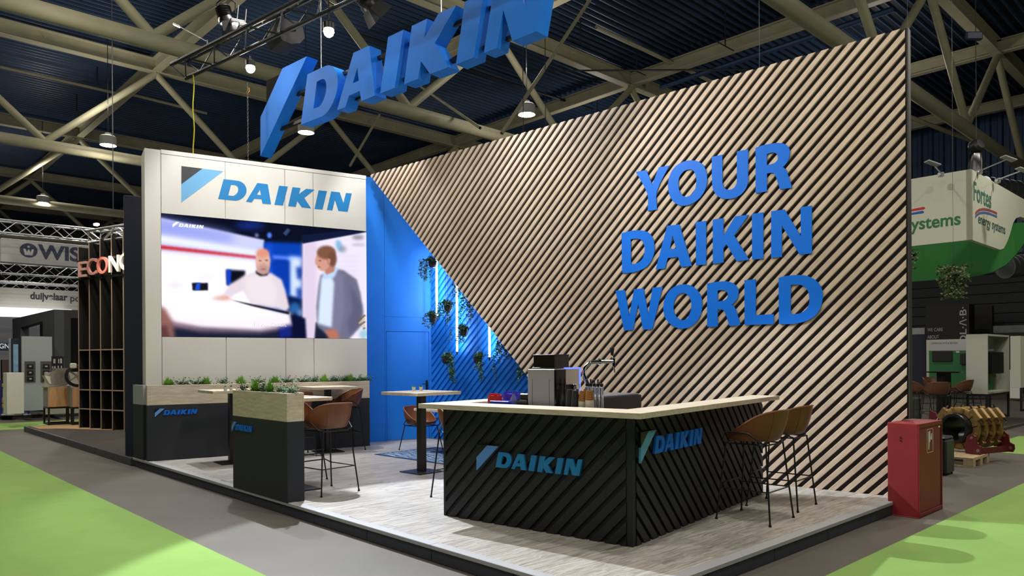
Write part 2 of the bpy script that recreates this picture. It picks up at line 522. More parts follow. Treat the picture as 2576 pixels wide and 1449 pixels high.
BLUEPIPE = mat('blue_pipe', '2b4a78', 0.4)
ALU = mat('brushed_aluminium', 'b9bcc0', 0.35, metal=.85)
ALUD = mat('black_anodised_tube', '4c4e54', 0.28, metal=.7)
CHROME = mat('polished_chrome', 'd8dade', 0.08, metal=1.0)
CONC = mat('hall_concrete', '5a5650', 0.55, spec=.45, noise=.16, nscale=.9, bump=.03)
GREEN = mat('green_aisle_carpet', '80a25b', 0.95, spec=.1, noise=.05, nscale=3)
RUBBER = mat('grey_rubber_riser', '393c47', 0.7, noise=.08)
LIP = mat('aluminium_edge_profile', 'a5a6ab', 0.45)
LEATHER = mat('cognac_leather', '6e4024', 0.42, spec=.5, noise=.12, nscale=9, bump=.08)
DLEATHER = mat('dark_brown_leather', '5f3a28', 0.45, spec=.5, noise=.1, nscale=9)
GREYLAM = mat('grey_laminate', 'a4a6a6', 0.6, noise=.03)
DGREY = mat('dark_grey_board', '3d3f45', 0.7, noise=.05)
LGREY = mat('light_grey_banner', 'a8a8aa', 0.8, noise=.03)
NAVY = mat('navy_panel', '23273c', 0.6, noise=.05)
WPAINT = mat('white_paint', 'cfcdc6', 0.6, noise=.03)
RED = mat('red_painted_steel', '7c2022', 0.5, spec=.5, noise=.14, nscale=3)
REDD = mat('dark_red_steel', '611820', 0.45, spec=.5, noise=.1, nscale=5)

def smooth_loop(pts, sub=3, lim=38):
    """rounds the curved runs of an outline, keeps its corners"""
    n = len(pts)
    def turn(i):
        a, b, c = pts[i - 1], pts[i], pts[(i + 1) % n]
        u = math.atan2(b[1] - a[1], b[0] - a[0])
        v = math.atan2(c[1] - b[1], c[0] - b[0])
        d = (v - u + math.pi) % (2 * math.pi) - math.pi
        return abs(math.degrees(d))
    soft = [turn(i) < lim for i in range(n)]
    out = []
    for i in range(n):
        p0, p1, p2, p3 = pts[i - 1], pts[i], pts[(i + 1) % n], pts[(i + 2) % n]
        out.append(p1)
        s1, s2 = soft[i], soft[(i + 1) % n]
        if not (s1 or s2):
            continue
        if n > 8 and math.dist(p1, p2) < 0.75 * max(0.05, max(q[0] for q in pts) - min(q[0] for q in pts)):
            t1 = ((p2[0] - p0[0]) / 2, (p2[1] - p0[1]) / 2) if s1 else None
            t2 = ((p3[0] - p1[0]) / 2, (p3[1] - p1[1]) / 2) if s2 else None
            ch = (p2[0] - p1[0], p2[1] - p1[1])
            L_ = math.hypot(*ch)
            def nrm(t):
                if t is None:
                    return ch
                l = math.hypot(*t) or 1
                return (t[0] / l * L_, t[1] / l * L_)
            t1, t2 = nrm(t1), nrm(t2)
            for k in range(1, sub):
                s = k / sub
                h00, h10, h01, h11 = 2*s**3-3*s*s+1, s**3-2*s*s+s, -2*s**3+3*s*s, s**3-s*s
                out.append((h00*p1[0]+h10*t1[0]+h01*p2[0]+h11*t2[0], h00*p1[1]+h10*t1[1]+h01*p2[1]+h11*t2[1]))
    return out

# ================================================================ frames measured from the photograph
HA = 43.2                                   # hall axis
ST = FR(0.691, 4.670, 43.18)                # stand: x along the short edge, y along the long edge (x = 0)
WW = FR(-5.646, 11.471, 31.0)               # white screen wall, front face y = 0
SL = FR(4.302, 7.997, -39.67)               # slat wall, front face y = 0, x runs from -8.98 to 0
CF = FR(0.989, 5.966, -38.2)                # bar counter corner: front face y = 0, side face x = 0
PZ = 0.14
hd = Vector((math.cos(R(HA)), math.sin(R(HA)), 0))
hn = Vector((-hd.y, hd.x, 0))
def H(s, n, z=0.0):
    """hall grid to world"""
    p = hd * s + hn * n
    return Vector((p.x, p.y, z))
HM = FR(0, 0, HA)

# ================================================================ floor and aisle carpets
b = MB().box(-22, 41, -8, 74, -0.2, 0.0)
tag(b.build('floor', CONC, None, HM), 'grey brown polished concrete floor of the hall', 'floor', kind='structure')
def carpet(name, loop, label):
    b = MB()
    b.zprism(loop, 0.0, 0.006)
    return tag(b.build(name, GREEN, None, ST), label, 'carpet')
carpet('aisle_carpet', [(-4.2, -7), (-1.17, -7), (-1.17, 18.6), (-4.2, 18.6)], 'wide green carpet lane running beside the long edge of the stand')
carpet('aisle_carpet', [(-4.2, 19.0), (4.0, 19.0), (4.0, 21.4), (-4.2, 21.4)], 'green carpet strip crossing in front of the grey stand with the pumps')
carpet('aisle_carpet', [(-1.0, -0.475), (36, -0.475), (36, -3.6), (-1.0, -3.6)], 'bright green carpet lane in front of the red hydrant cabinet')
carpet('aisle_carpet', [(11.3, -0.47), (14.7, -0.47), (14.7, 1.05), (11.3, 1.05)], 'green carpet square behind the wooden pallet')
carpet('aisle_carpet', [(22.6, 1.05), (25.0, 1.05), (25.0, 12.0), (22.6, 12.0)], 'distant green carpet strip behind the high table with dark stools')

# ================================================================ hall shell
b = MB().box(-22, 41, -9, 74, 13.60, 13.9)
ceil_ = tag(b.build('ceiling', mat('shade_toned_deck', '151d2b', .6, spec=.4, noise=.15, nscale=1.5), None, HM), 'dark navy corrugated metal roof deck of the hall', 'ceiling', kind='structure')  # pans darker than the ribs: light along the ribs put into the colours
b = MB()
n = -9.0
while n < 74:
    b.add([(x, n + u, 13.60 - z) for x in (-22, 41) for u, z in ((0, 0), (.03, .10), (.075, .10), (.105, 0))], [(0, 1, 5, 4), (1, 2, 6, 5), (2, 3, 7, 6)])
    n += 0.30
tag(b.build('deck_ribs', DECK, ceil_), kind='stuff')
b = MB()
prof = []
n = -9.0
while n < 74:
    prof += [(n, 0.0), (n + .16, 0.0), (n + .22, .12), (n + .44, .12)]
    n += 0.5
vs, fs = [], []
for (u, z) in prof:
    vs += [(41 + z, u, 6.5), (41 + z, u, 13.5)]
for i in range(len(prof) - 1):
    fs.append((2 * i, 2 * i + 1, 2 * i + 3, 2 * i + 2))
b.add(vs, fs)
b.box(41.3, 41.5, -9, 74, 6.4, 13.5)
w = tag(b.build('wall_east', DECK, None, HM), 'far hall wall with navy vertical ribbed cladding above dark plinth', 'wall', kind='structure')
b = MB()
for k in range(14):
    b.box(40.9, 41.4, -9, 74, k * .47, k * .47 + .44)
b.build('plinth_cladding', mat('dark_grey_cladding', '2c2e33', .7, noise=.05), w)
b = MB().box(-22, 41, 74, 74.3, 0, 13.5)
tag(b.build('wall_north', mat('grey_hall_wall', '6c6f74', .8), None, HM), 'distant plain grey hall wall beyond the stands', 'wall', kind='structure')

def ibeam(mb, p0, p1, h=.46, w=.32, t=.035, up=Vector((0, 0, 1)), parts=('w', 'f')):
    p0, p1 = Vector(p0), Vector(p1)
    x = (p1 - p0).normalized()
    y = up.cross(x).normalized()
    z = x.cross(y)
    M = Matrix((( x.x, y.x, z.x, p0.x), (x.y, y.y, z.y, p0.y), (x.z, y.z, z.z, p0.z), (0, 0, 0, 1)))
    L_ = (p1 - p0).length
    if 'w' in parts:
        mb.box(0, L_, -t / 2, t / 2, -h / 2, h / 2, M)
    if 'f' in parts:
        mb.box(0, L_, -w / 2, w / 2, -h / 2 - t, -h / 2, M)
        mb.box(0, L_, -w / 2, w / 2, h / 2, h / 2 + t, M)

TR = [7.5, 18.6, 30.0, 41.3, 52.6, 63.9]
ZB, ZT = 9.3, 13.05
S0 = 9.6
for ti, n in enumerate(TR):
    r = thing('roof_truss', ['cream tubular roof truss passing over the slatted wall', 'cream tubular roof truss seen right behind the hanging blue letters',
              'cream tubular roof truss, third from the slatted wall', 'cream tubular roof truss, fourth from the slatted wall',
              'cream tubular roof truss, fifth from the slatted wall', 'farthest cream tubular roof truss of the hall'][ti], 'roof truss', None, 'parallel roof trusses of the hall', 'structure')
    smin, smax = (-14 if ti < 2 else -20), 40.9
    MB().cyl(H(smin, n, ZB), H(smax, n, ZB), .20, n=18, cap=False).build('bottom_chord', STEEL, r)
    c = MB()
    ibeam(c, H(smin, n, ZT), H(smax, n, ZT), parts=('w',))
    for s in np.arange(S0 - 7.4 * 4, 41, 3.7):
        c.cyl(H(s, n - .14, ZT), H(s, n + .14, ZT), .02, n=5)
    tc = c.build('top_chord', STEEL, r)
    c = MB()
    ibeam(c, H(smin, n, ZT), H(smax, n, ZT), parts=('f',))
    c.build('flange', FLANGE, tc)
    k0 = -4 if ti > 1 else -3
    for k in range(k0, 5):
        st_, sb = S0 + 7.4 * k, S0 + 7.4 * k - 3.7
        if st_ < smax:
            MB().cyl(H(sb, n, ZB + .12), H(st_, n, ZT - .3), .125, n=12, cap=False).build('diagonal', STEEL, r)
        if sb + 7.4 < smax + 1:
            MB().cyl(H(st_, n, ZT - .3), H(sb + 7.4, n, ZB + .12), .125, n=12, cap=False).build('diagonal', STEEL, r)
for k in range(-3, 5):
    s = S0 + 7.4 * k
    r = thing('purlin_beam', '', 'roof beam', None, 'roof beams crossing the trusses', 'structure')
    r['label'] = ['cream roof beam crossing the trusses, first outside the view', 'cream roof beam crossing the trusses, second outside the view',
                  'cream roof beam crossing the trusses above the neighbouring stands', 'cream roof beam descending behind the lighting truss',
                  'cream roof beam crossing above the hanging blue letters', 'cream roof beam meeting the truss just above the slatted wall',
                  'cream roof beam emerging past the top corner of the slatted wall', 'cream roof beam closest to the ribbed hall wall'][k + 3]
    c = MB()
    ibeam(c, H(s, -8, ZT + .02), H(s, 70, ZT + .02), .42, .30, parts=('w',))
    c.build('web', STEEL, r)
    c = MB()
    ibeam(c, H(s, -8, ZT + .02), H(s, 70, ZT + .02), .42, .30, parts=('f',))
    c.build('flange', FLANGE, r)
# slender bracing rods between truss chords and cross beams
def rod(p, q, r, label, m=STEEL, nm='brace_rod', cat='brace rod'):
    c = MB().cyl(p, q, r, n=8, cap=False)
    o = c.build(nm, m)
    return tag(o, label, cat, 'slender roof bracing and pipes', 'structure')
rod(at(1262, 336, 20.5), on_z(1490, -10, 12.8), .055, 'thin cream brace rod rising from the truss tube towards the last letter')
rod(at(1208, 322, 21.5), on_z(1040, 205, 13.0), .045, 'thin cream brace rod between the letter K and the roof deck')
rod(at(880, 418, 33), on_z(955, 288, 13.0), .06, 'thin cream brace rod over the corner of the white wall')
rod(on_z(0, 168, 13.2), on_z(300, 236, 13.2), .06, 'grey sprinkler pipe under the roof deck over the neighbouring stand', FLANGE, 'sprinkler_pipe', 'pipe')
rod(on_z(325, 236, 13.2), on_z(520, 285, 13.2), .06, 'grey sprinkler pipe continuing behind the yellow cable', FLANGE, 'sprinkler_pipe', 'pipe')
rod(on_z(905, 88, 13.2), on_z(1490, 275, 13.2), .055, 'grey sprinkler pipe running behind the blue letters', DARKP, 'sprinkler_pipe', 'pipe')
rod(on_z(1500, 68, 13.2), on_z(1790, 205, 13.2), .07, 'cream sprinkler pipe ending at the roof beam above the slats', FLANGE, 'sprinkler_pipe', 'pipe')
rod(on_z(1662, 220, 12.9), on_z(2250, 22, 12.9), .10, 'blue pipe parallel to the roof beam above the slats', BLUEPIPE, 'blue_pipe', 'pipe')
rod(at(2283, 292, 30), at(2445, 355, 33), .09, 'curved grey conduit beside the top corner of the slatted wall', FLANGE, 'conduit', 'pipe')
rod(on_z(1330, 178, 13.0), on_z(1960, 175, 9.5), .03, 'steel tie cable across the roof above the slats', DARKP, 'tie_cable', 'cable')

# ================================================================ high bay luminaires
HB_HOUS = mat('white_lamp_housing', 'c3c4c2', .5)
HB_GLOW = glow('high_bay_glow', 'fff4e2', 26)
def high_bay(loc, label, energy):
    r = thing('high_bay_lamp', label, 'ceiling lamp', Matrix.Translation(loc), 'high bay lamps of the hall')
    MB().lathe([(.26, 0.02), (.27, 0.0), (.27, .30), (.22, .34), (.10, .36), (.10, .44), (.0, .44)], 24).build('housing', HB_HOUS, r)
    MB().lathe([(.0, .012), (.24, .012), (.24, .0), (.0, .0)], 24).build('lens', HB_GLOW, r)
    MB().cyl((0, 0, .44), (0, 0, 13.4 - loc[2]), .012, n=6).build('suspension_rod', DARKP, r)
    l = bpy.data.lights.new('high_bay_light', 'AREA')
    l.shape = 'DISK'
    l.size = .5
    l.energy = energy
    l.color = HALL_C
    lo = bpy.data.objects.new('high_bay_light', l)
    COL.objects.link(lo)
    lo.location = (loc[0], loc[1], loc[2] - .03)
    lamp('added_roof_fill', 'POINT', (loc[0], loc[1], loc[2] + 1.5), HALL_UP, HALL_C, .35)  # added fill for the roof steel, not part of the fixture
    return r
for px, py, z, lb in ((272, 366, 9.35, 'white high bay lamp above the outer corner of the white wall'),
                      (108, 511, 9.35, 'white high bay lamp farthest away over the grey banner'),
                      (770, 334, 9.35, 'white high bay lamp hanging below the letter D'),
                      (1325, 289, 9.35, 'white high bay lamp just above the slatted wall')
                      ):
    high_bay(on_z(px, py, z), lb, HALL_E)
for i, (hx, hy) in enumerate(((-3.5, 12.0), (4.5, 13.5), (13, 15), (-8.5, 14.5), (2, 5.5), (9.0, 8.5), (-5, 4.5), (13.5, 27), (4, 33), (19.0, 14.5), (-1.5, -3.0), (6.5, -1.0), (-13, 16), (-17, 20))):
    high_bay((hx, hy, 9.35), 'white high bay lamp of the hall grid outside the view, ' + ['over the white wall', 'over the bar', 'behind the slatted wall', 'over the green lane',
             'over the stand corner', 'over the red cabinet', 'over the near green lane', 'near the far wall', 'deep in the hall', 'over the round table', 'behind the camera', 'beside the camera', 'added to brighten the dark rack', 'added to brighten the pump displays'][i], HALL_E)  # the last two are added out of view to brighten the far stands

# ================================================================ stand platform with plank floor
plat = thing('stand_platform', 'low stand platform floored with grey oak planks', 'platform', None)
PX1, PY1 = 5.02, 9.82
MB().box(.03, PX1, .03, PY1, 0.0, PZ - .006).build('deck_board', mat('plywood_edge', '4a463f', .8), plat, ST)
for k in range(10):                                   # black riser boards along the long edge
    y0, y1 = k * .982 + .004, (k + 1) * .982 - .004
    MB().bbox(0.0, .028, y0, y1, .002, PZ - .034, .003).build('riser_panel', RUBBER, plat, ST)
for k in range(5):
    x0, x1 = k * 1.0 + .03, (k + 1) * 1.0 + .022
    MB().bbox(x0, x1, 0.0, .028, .002, PZ - .034, .003).build('riser_panel', RUBBER, plat, ST)
for k in range(5):                                    # aluminium nosing
    y0, y1 = k * 1.964 + (.0 if k else -.01), (k + 1) * 1.964 - .003
    MB().bbox(-.014, .085, y0, y1, PZ - .034, PZ + .003, .004).build('edge_profile', LIP, plat, ST)
for k in range(2):
    x0, x1 = (.0, 3.0, 5.02)[k] + .003, (.0, 3.0, 5.02)[k + 1]
    MB().bbox(x0, x1, -.014, .085, PZ - .034, PZ + .003, .004).build('edge_profile', LIP, plat, ST)
# planks run along the short axis; every one has its own bevelled edges
cells = []
pw, pl = .185, 1.22
row = 0
y = .087
while y < PY1 - .02:
    y1 = min(y + pw, PY1)
    x = .087 - (row * .43) % pl
    while x < PX1:
        a, c = max(x, .087), min(x + pl, PX1)
        if c - a > .05:
            cells.append((a, c, y, y1))
        x += pl
    y += pw
    row += 1
cells.sort(key=lambda c: (c[0] + c[1]) ** 2 / 4 + ((c[2] + c[3]) / 2) ** 2)
rest = MB()
cache = {}
for i, (a, c, y0, y1) in enumerate(cells):
    if i < 285:
        key = (round(c - a, 3), round(y1 - y0, 3))
        if key not in cache:
            cache[key] = MB().bbox(0, c - a - .0025, 0, y1 - y0 - .0025, -.006, 0, .0018).mesh('plank', PLANK)
        link('plank', cache[key], plat, ST @ T(a, y0, PZ))
    else:
        rest.bbox(a, c - .0025, y0, y1 - .0025, PZ - .006, PZ, .0018)
if rest.v:
    tag(rest.build('planks', PLANK, plat, ST), kind='stuff')

# ================================================================ slatted oak wall
ZTL, ZTR = 5.11, 5.232
CUT = -3.82                                          # lower diagonal: x + z = CUT
def ztop(x):
    return ZTR + (ZTR - ZTL) * x / 8.977
slat = thing('slatted_wall', 'tall dark backed wall clad with diagonal oak slats, cut off diagonally at its far side', 'slatted wall')
region = [(-8.93, ztop(-8.93)), (CUT - PZ, PZ), (-.15, PZ), (-.15, 1.0), (0.0, 1.0), (0.0, ztop(0.0))]
MB().prism([[(x, z) for x, z in [(-8.93, ztop(-8.93)), (CUT - PZ, PZ), (-.15, PZ), (-.15, 1.0), (.018, 1.0), (.018, ztop(0) + .004)]]], .031, .13).build('backing_board', FELT, slat, SL)
MB().bbox(.018, .03, .0, .132, 1.0, ztop(0) + .006, .003).build('end_trim', mat('dark_grey_edge', '33332f', .6), slat, SL)
def clip(poly, a, b, c):
    """keep a*x + b*z <= c"""
    out = []
    for i in range(len(poly)):
        p, q = poly[i - 1], poly[i]
        dp, dq = a * p[0] + b * p[1] - c, a * q[0] + b * q[1] - c
        if (dp <= 0) != (dq <= 0):
            t = dp / (dp - dq)
            out.append((p[0] + (q[0] - p[0]) * t, p[1] + (q[1] - p[1]) * t))
        if dq <= 0:
            out.append(q)
    return out
def area(poly):
    return abs(sum(poly[i - 1][0] * poly[i][1] - poly[i][0] * poly[i - 1][1] for i in range(len(poly)))) / 2
S2 = math.sqrt(.5)
PITCH_V, FACE_V = .1463, .0825
def slat_piece(mb_poly, m, depth, parent, frame, name='slat'):
    # local object: x along the slat, y into the wall, so the grain follows the slat
    c = (sum(p[0] for p in mb_poly) / len(mb_poly), sum(p[1] for p in mb_poly) / len(mb_poly))
    Q = Matrix.Translation((c[0], 0, c[1])) @ Matrix.Rotation(R(-45), 4, 'Y')
    Qi = Q.inverted()
    loc = [Qi @ Vector((p[0], 0, p[1])) for p in mb_poly]
    lp = [(v.x, v.z) for v in loc]
    area2 = sum(lp[i - 1][0] * lp[i][1] - lp[i][0] * lp[i - 1][1] for i in range(len(lp)))
    if area2 < 0:
        lp.reverse()
    # front face with a tiny chamfer: front outline pulled in along the long edges
    n_ = len(lp)
    ch = .003
    zc = sum(p[1] for p in lp) / n_
    fr = [(p[0], p[1] + (ch if p[1] < zc else -ch)) for p in lp]
    mb = MB()
    vs = [(p[0], 0, p[1]) for p in fr] + [(p[0], ch, p[1]) for p in lp] + [(p[0], depth, p[1]) for p in lp]
    fs = [tuple(range(n_))] + [(i, (i + 1) % n_, n_ + (i + 1) % n_, n_ + i) for i in range(n_)]
    fs += [(n_ + i, n_ + (i + 1) % n_, 2 * n_ + (i + 1) % n_, 2 * n_ + i) for i in range(n_)]
    mb.add(vs, fs)
    return mb.build(name, m, parent, frame @ Q)
k = -40
nslat = 0
rnd = random.Random(3)
panel_shift = {}
for k in range(-45, 85):
    lo = 5.129 + PITCH_V * k
    hi = lo + FACE_V
    poly = [(-12, lo - 12), (3, lo + 3), (3, hi + 3), (-12, hi - 12)]
    poly = clip(poly, 1, 0, 0.0)
    sl_ = (ZTR - ZTL) / 8.977
    if poly: poly = clip(poly, -sl_, 1, ZTR)
    if poly: poly = clip(poly, 0, -1, -PZ)
    if poly: poly = clip(poly, -1, -1, -CUT)
    if not poly or area(poly) < 2e-4:
        continue
    zr = lo + 0
    if lo < 1.0 - .02 + 0.0 and lo - .15 < 1.0:
        poly = clip(poly, 1, 0, -.155)
    if not poly or area(poly) < 2e-4:
        continue
    # butt joints between the 2.4 m boards, staggered panel by panel
    g = k // 5
    off = panel_shift.setdefault(g, rnd.choice([0.3, 1.1, 1.7, 0.8, 2.1]))
    ts = [(p[0] + p[1]) * S2 for p in poly]
    t0, t1 = min(ts), max(ts)
    cuts = [t0] + [c for c in np.arange(-12 + off, 12, 2.4) if t0 + .25 < c < t1 - .25] + [t1]
    for i in range(len(cuts) - 1):
        pc = poly
        if i > 0:
            pc = clip(pc, -S2, -S2, -(cuts[i] + .0008))
        if i < len(cuts) - 2:
            pc = clip(pc, S2, S2, cuts[i + 1] - .0008)
        if pc and area(pc) > 2e-4:
            slat_piece(pc, OAK, .0305, slat, SL)
            nslat += 1
print('oak slats', nslat)

# blue letters on the slatted wall, each one an acrylic plate
LINES = ['first', 'first', 'first', 'first'] + ['second'] * 6 + ['third'] * 5
for i, (ch, loops) in enumerate(BIG):
    zc = 3.9 if i < 4 else 3.1 if i < 10 else 2.3
    occ = {0: 'Y', 1: 'O', 2: 'U', 3: 'R', 4: 'D', 5: 'A', 6: 'I', 7: 'K', 8: 'I', 9: 'N', 10: 'W', 11: 'O', 12: 'R', 13: 'L', 14: 'D'}[i]
    line = 'top' if i < 4 else 'middle' if i < 10 else 'bottom'
    extra = {6: ' between A and K', 8: ' between K and N'}.get(i, '')
    mb = MB().prism([smooth_loop(lp) for lp in loops], -.014, -.004)
    o = mb.build('wall_letter', BLUEL, None, SL @ T(0, -.004, 0))
    tag(o, 'blue plate letter %s%s, %s line on slatted wall' % (occ, extra, line), 'letter', 'blue plate letters on the slatted wall')

# ================================================================ recess: blue wall with door, blue slats
BX0, BX1, BY = 3.55, 5.077, .45
bw = thing('wall_recess', 'flat blue painted wall with a flush blue door beside the white wall', 'wall', None, None, 'structure')
MB().prism([[(BX0, PZ), (4.14, PZ), (4.14, 2.225), (5.03, 2.225), (5.03, PZ), (BX1 + .03, PZ), (BX1 + .03, 5.12), (BX0, 5.1)]], BY, BY + .08).build('wall_panel', BLUEP, bw, WW)
s = MB()
s.box(4.112, 4.117, BY - .002, BY, PZ, 5.1)
s.box(4.117, BX1, BY - .002, BY, 2.498, 2.503)
s.build('joint_line', mat('dark_blue_joint', '074585', .8), bw, WW)
dr = thing('door_1', 'flush blue painted door with blue hinges and dark lever handle', 'door', None, None, 'structure')
MB().bbox(4.147, 5.024, BY + .004, BY + .05, PZ + .008, 2.218, .003).build('door_leaf', BLUEP, dr, WW)
for z in (.40, 1.17, 1.95):
    MB().cyl((4.147, BY - .004, z), (4.147, BY - .004, z + .10), .010, n=8).build('hinge', BLUEP, dr, WW)
h = MB().bbox(4.955, 4.995, BY - .012, BY + .004, 1.06, 1.28, .004).build('handle_plate', BLKST, dr, WW)
MB().tube([(4.975, BY - .01, 1.21), (4.975, BY - .05, 1.21), (4.965, BY - .055, 1.21), (4.86, BY - .055, 1.21)], .009).build('lever', BLKST, h)
YB = 1.263
bs = thing('blue_slatted_wall', 'recessed blue painted wall of diagonal boards behind the hanging plants', 'slatted wall')
MB().box(-8.62, -3.2, YB + .02, YB + .1, PZ, 4.6).build('backing_board', BLUEP, bs, SL)
nb = 0
for k in range(-6, 110):
    lo = 10.0 + PITCH_V * (k - 60) + .02
    hi = lo + .083
    poly = [(-12, lo - 12), (3, lo + 3), (3, hi + 3), (-12, hi - 12)]
    for a_, b_, c_ in ((1, 0, -4.6), (-1, 0, 8.615), (0, 1, 4.4), (0, -1, -PZ), (1, 1, CUT + 1.25)):
        if poly:
            poly = clip(poly, a_, b_, c_)
    if poly and area(poly) > 2e-3:
        o = slat_piece(poly, BLUEP, .029, bs, SL @ T(0, YB - .009, 0), 'board')
        nb += 1
print('blue boards', nb)

# ================================================================ white screen wall
wall = thing('white_screen_wall', 'white panelled exhibition wall holding the large video screen', 'display wall')
WX1, WZ1, WD = 3.60, 4.998, .42
XS = [.0, .232, 1.188, 2.151, 2.635, 3.60]
body = MB().box(.006, WX1 - .004, .02, WD, PZ, WZ1 - .06).build('core', WHITE, wall, WW)
MB().bbox(0, .228, 0, WD + .1, PZ, 4.990, .004).build('end_column', WHITE, wall, WW)
MB().bbox(.235, WX1, .0, WD, 4.935, WZ1 + .003, .003).build('top_trim', WHITE, wall, WW)
SCR = (.232, WX1 - .004, 2.063, 3.995)
for i in range(1, 5):
    x0, x1 = XS[i] + .004, XS[i + 1] - .004
    MB().bbox(x0, x1, 0, .02, 3.999, 4.928, .003).build('wall_panel', WHITE, wall, WW)
    MB().bbox(x0, x1, 0, .02, PZ, 2.058, .003).build('wall_panel', WHITE, wall, WW)

# flat printed logo on the upper panels
def logo(name, frame, x, z, w, depth, mats, label, group=None, y0=0.0, parts=True, cat='logo sign'):
    """brand sign: stripe emblem and six italic capitals, x,z = upper corner of the emblem, w = full width"""
    r = thing(name, label, cat, frame @ T(x, 0, z), group)
    for key in ('B', 'S', 'D', 'A', 'I', 'K', 'J', 'N'):
        loops = [smooth_loop([(p[0] * w, p[1] * w) for p in lp]) if key == 'D' else [(p[0] * w, p[1] * w) for p in lp] for lp in LOGO[key]]
        m_ = mats[0] if key == 'B' else mats[1] if key == 'S' else mats[2]
        nm = {'B': 'emblem_corner', 'S': 'emblem_stripe'}.get(key, 'letter')
        MB().prism(loops, y0 - depth, y0).build(nm, m_, r)
    return r
BLKPRINT = mat('charcoal_print', '3a3b3e', .7)
LBPRINT = mat('light_blue_print', '69a5d2', .7)
logo('printed_wall_logo', WW, .530, 4.777, 2.80, .002, (BLKPRINT, LBPRINT, MBLUE), 'large printed blue lettering with striped emblem above the video screen', y0=-.0005, cat='logo print')

# planter along the white wall
def planter(name, frame, x0, x1, y0, y1, zm, z1, label, cat='planter'):
    r = thing(name, label, cat, frame @ T(0, 0, 0))
    t = .018
    MB().bbox(x0, x1, y0, y1, PZ, zm - .002, .002).build('lower_cabinet', CHAR, r)
    for (a, b_, c, d) in ((x0, x1, y0, y0 + t), (x0, x1, y1 - t, y1), (x0, x0 + t, y0 + t, y1 - t), (x1 - t, x1, y0 + t, y1 - t)):
        lx, ly = b_ - a, d - c
        if lx >= ly:
            MB().bbox(-lx / 2, lx / 2, -ly / 2, ly / 2, 0, z1 - zm, .002).build('oak_side', OAKTOP, r, T((a + b_) / 2, (c + d) / 2, zm))
        else:
            MB().bbox(-ly / 2, ly / 2, -lx / 2, lx / 2, 0, z1 - zm, .002).build('oak_side', OAKTOP, r, T((a + b_) / 2, (c + d) / 2, zm) @ Matrix.Rotation(R(90), 4, 'Z'))
    MB().box(x0 + t, x1 - t, y0 + t, y1 - t, zm, z1 - .05).build('soil', mat('dark_soil', '201a15', .95, bump=.4, nscale=60), r)
    return r
PLF = FR(-5.543, 11.300, 32.4)               # front face of the long planter
planter('long_planter', PLF, 0.0, 3.60, 0.0, .175, 1.0, 1.305, 'long planter box with oak band along the white wall')
# its return wraps the end of the wall, following the long edge of the stand
PR = FR(-5.543, 11.300, 133.18)
r = thing('planter_return', 'short pale planter end panel wrapping the corner of the white wall', 'planter end')
r.matrix_world = PR
MB().bbox(0.19, .69, -.06, 0, PZ, .998, .002).build('lower_cabinet', CHAR, r)
MB().bbox(0.19, .69, -.06, 0, 1.0, 1.305, .002).build('oak_side', mat('pale_grey_oak', 'a6a8b2', .7, noise=.05), r)
o = MB().bbox(1.9, 1.98, -.006, 0, .83, .91, .003).build('wall_socket', BLKST, None, PLF)
tag(o, 'small black wall socket on the long planter under the table', 'socket')
P2 = FR(-2.386, 7.921, -46.82)                # near planter: front face from x=-1.42 to 0
planter('short_planter', P2, -1.415, 0.0, 0.0, .20, 1.010, 1.318, 'free standing planter box with oak band near the stand edge')
MOUNT = (mat('black_plate', '161719', .3), LBLUE, BLUEL)
logo('planter_logo', PLF, .105, .945, .61, .018, MOUNT, 'small blue raised lettering on the long planter', 'raised blue logos', y0=0)
logo('planter_logo', P2, -1.412, .938, .57, .018, MOUNT, 'small blue raised lettering on the free standing planter', 'raised blue logos', y0=0)

# dark navy flank of the neighbouring stand
tag(MB().bbox(0, .5, 0, .12, .1, 4.42, .004).build('navy_flank', NAVY, None, FR(-6.33, 12.17, 30)), 'tall narrow navy panel just behind the white wall corner', 'panel')

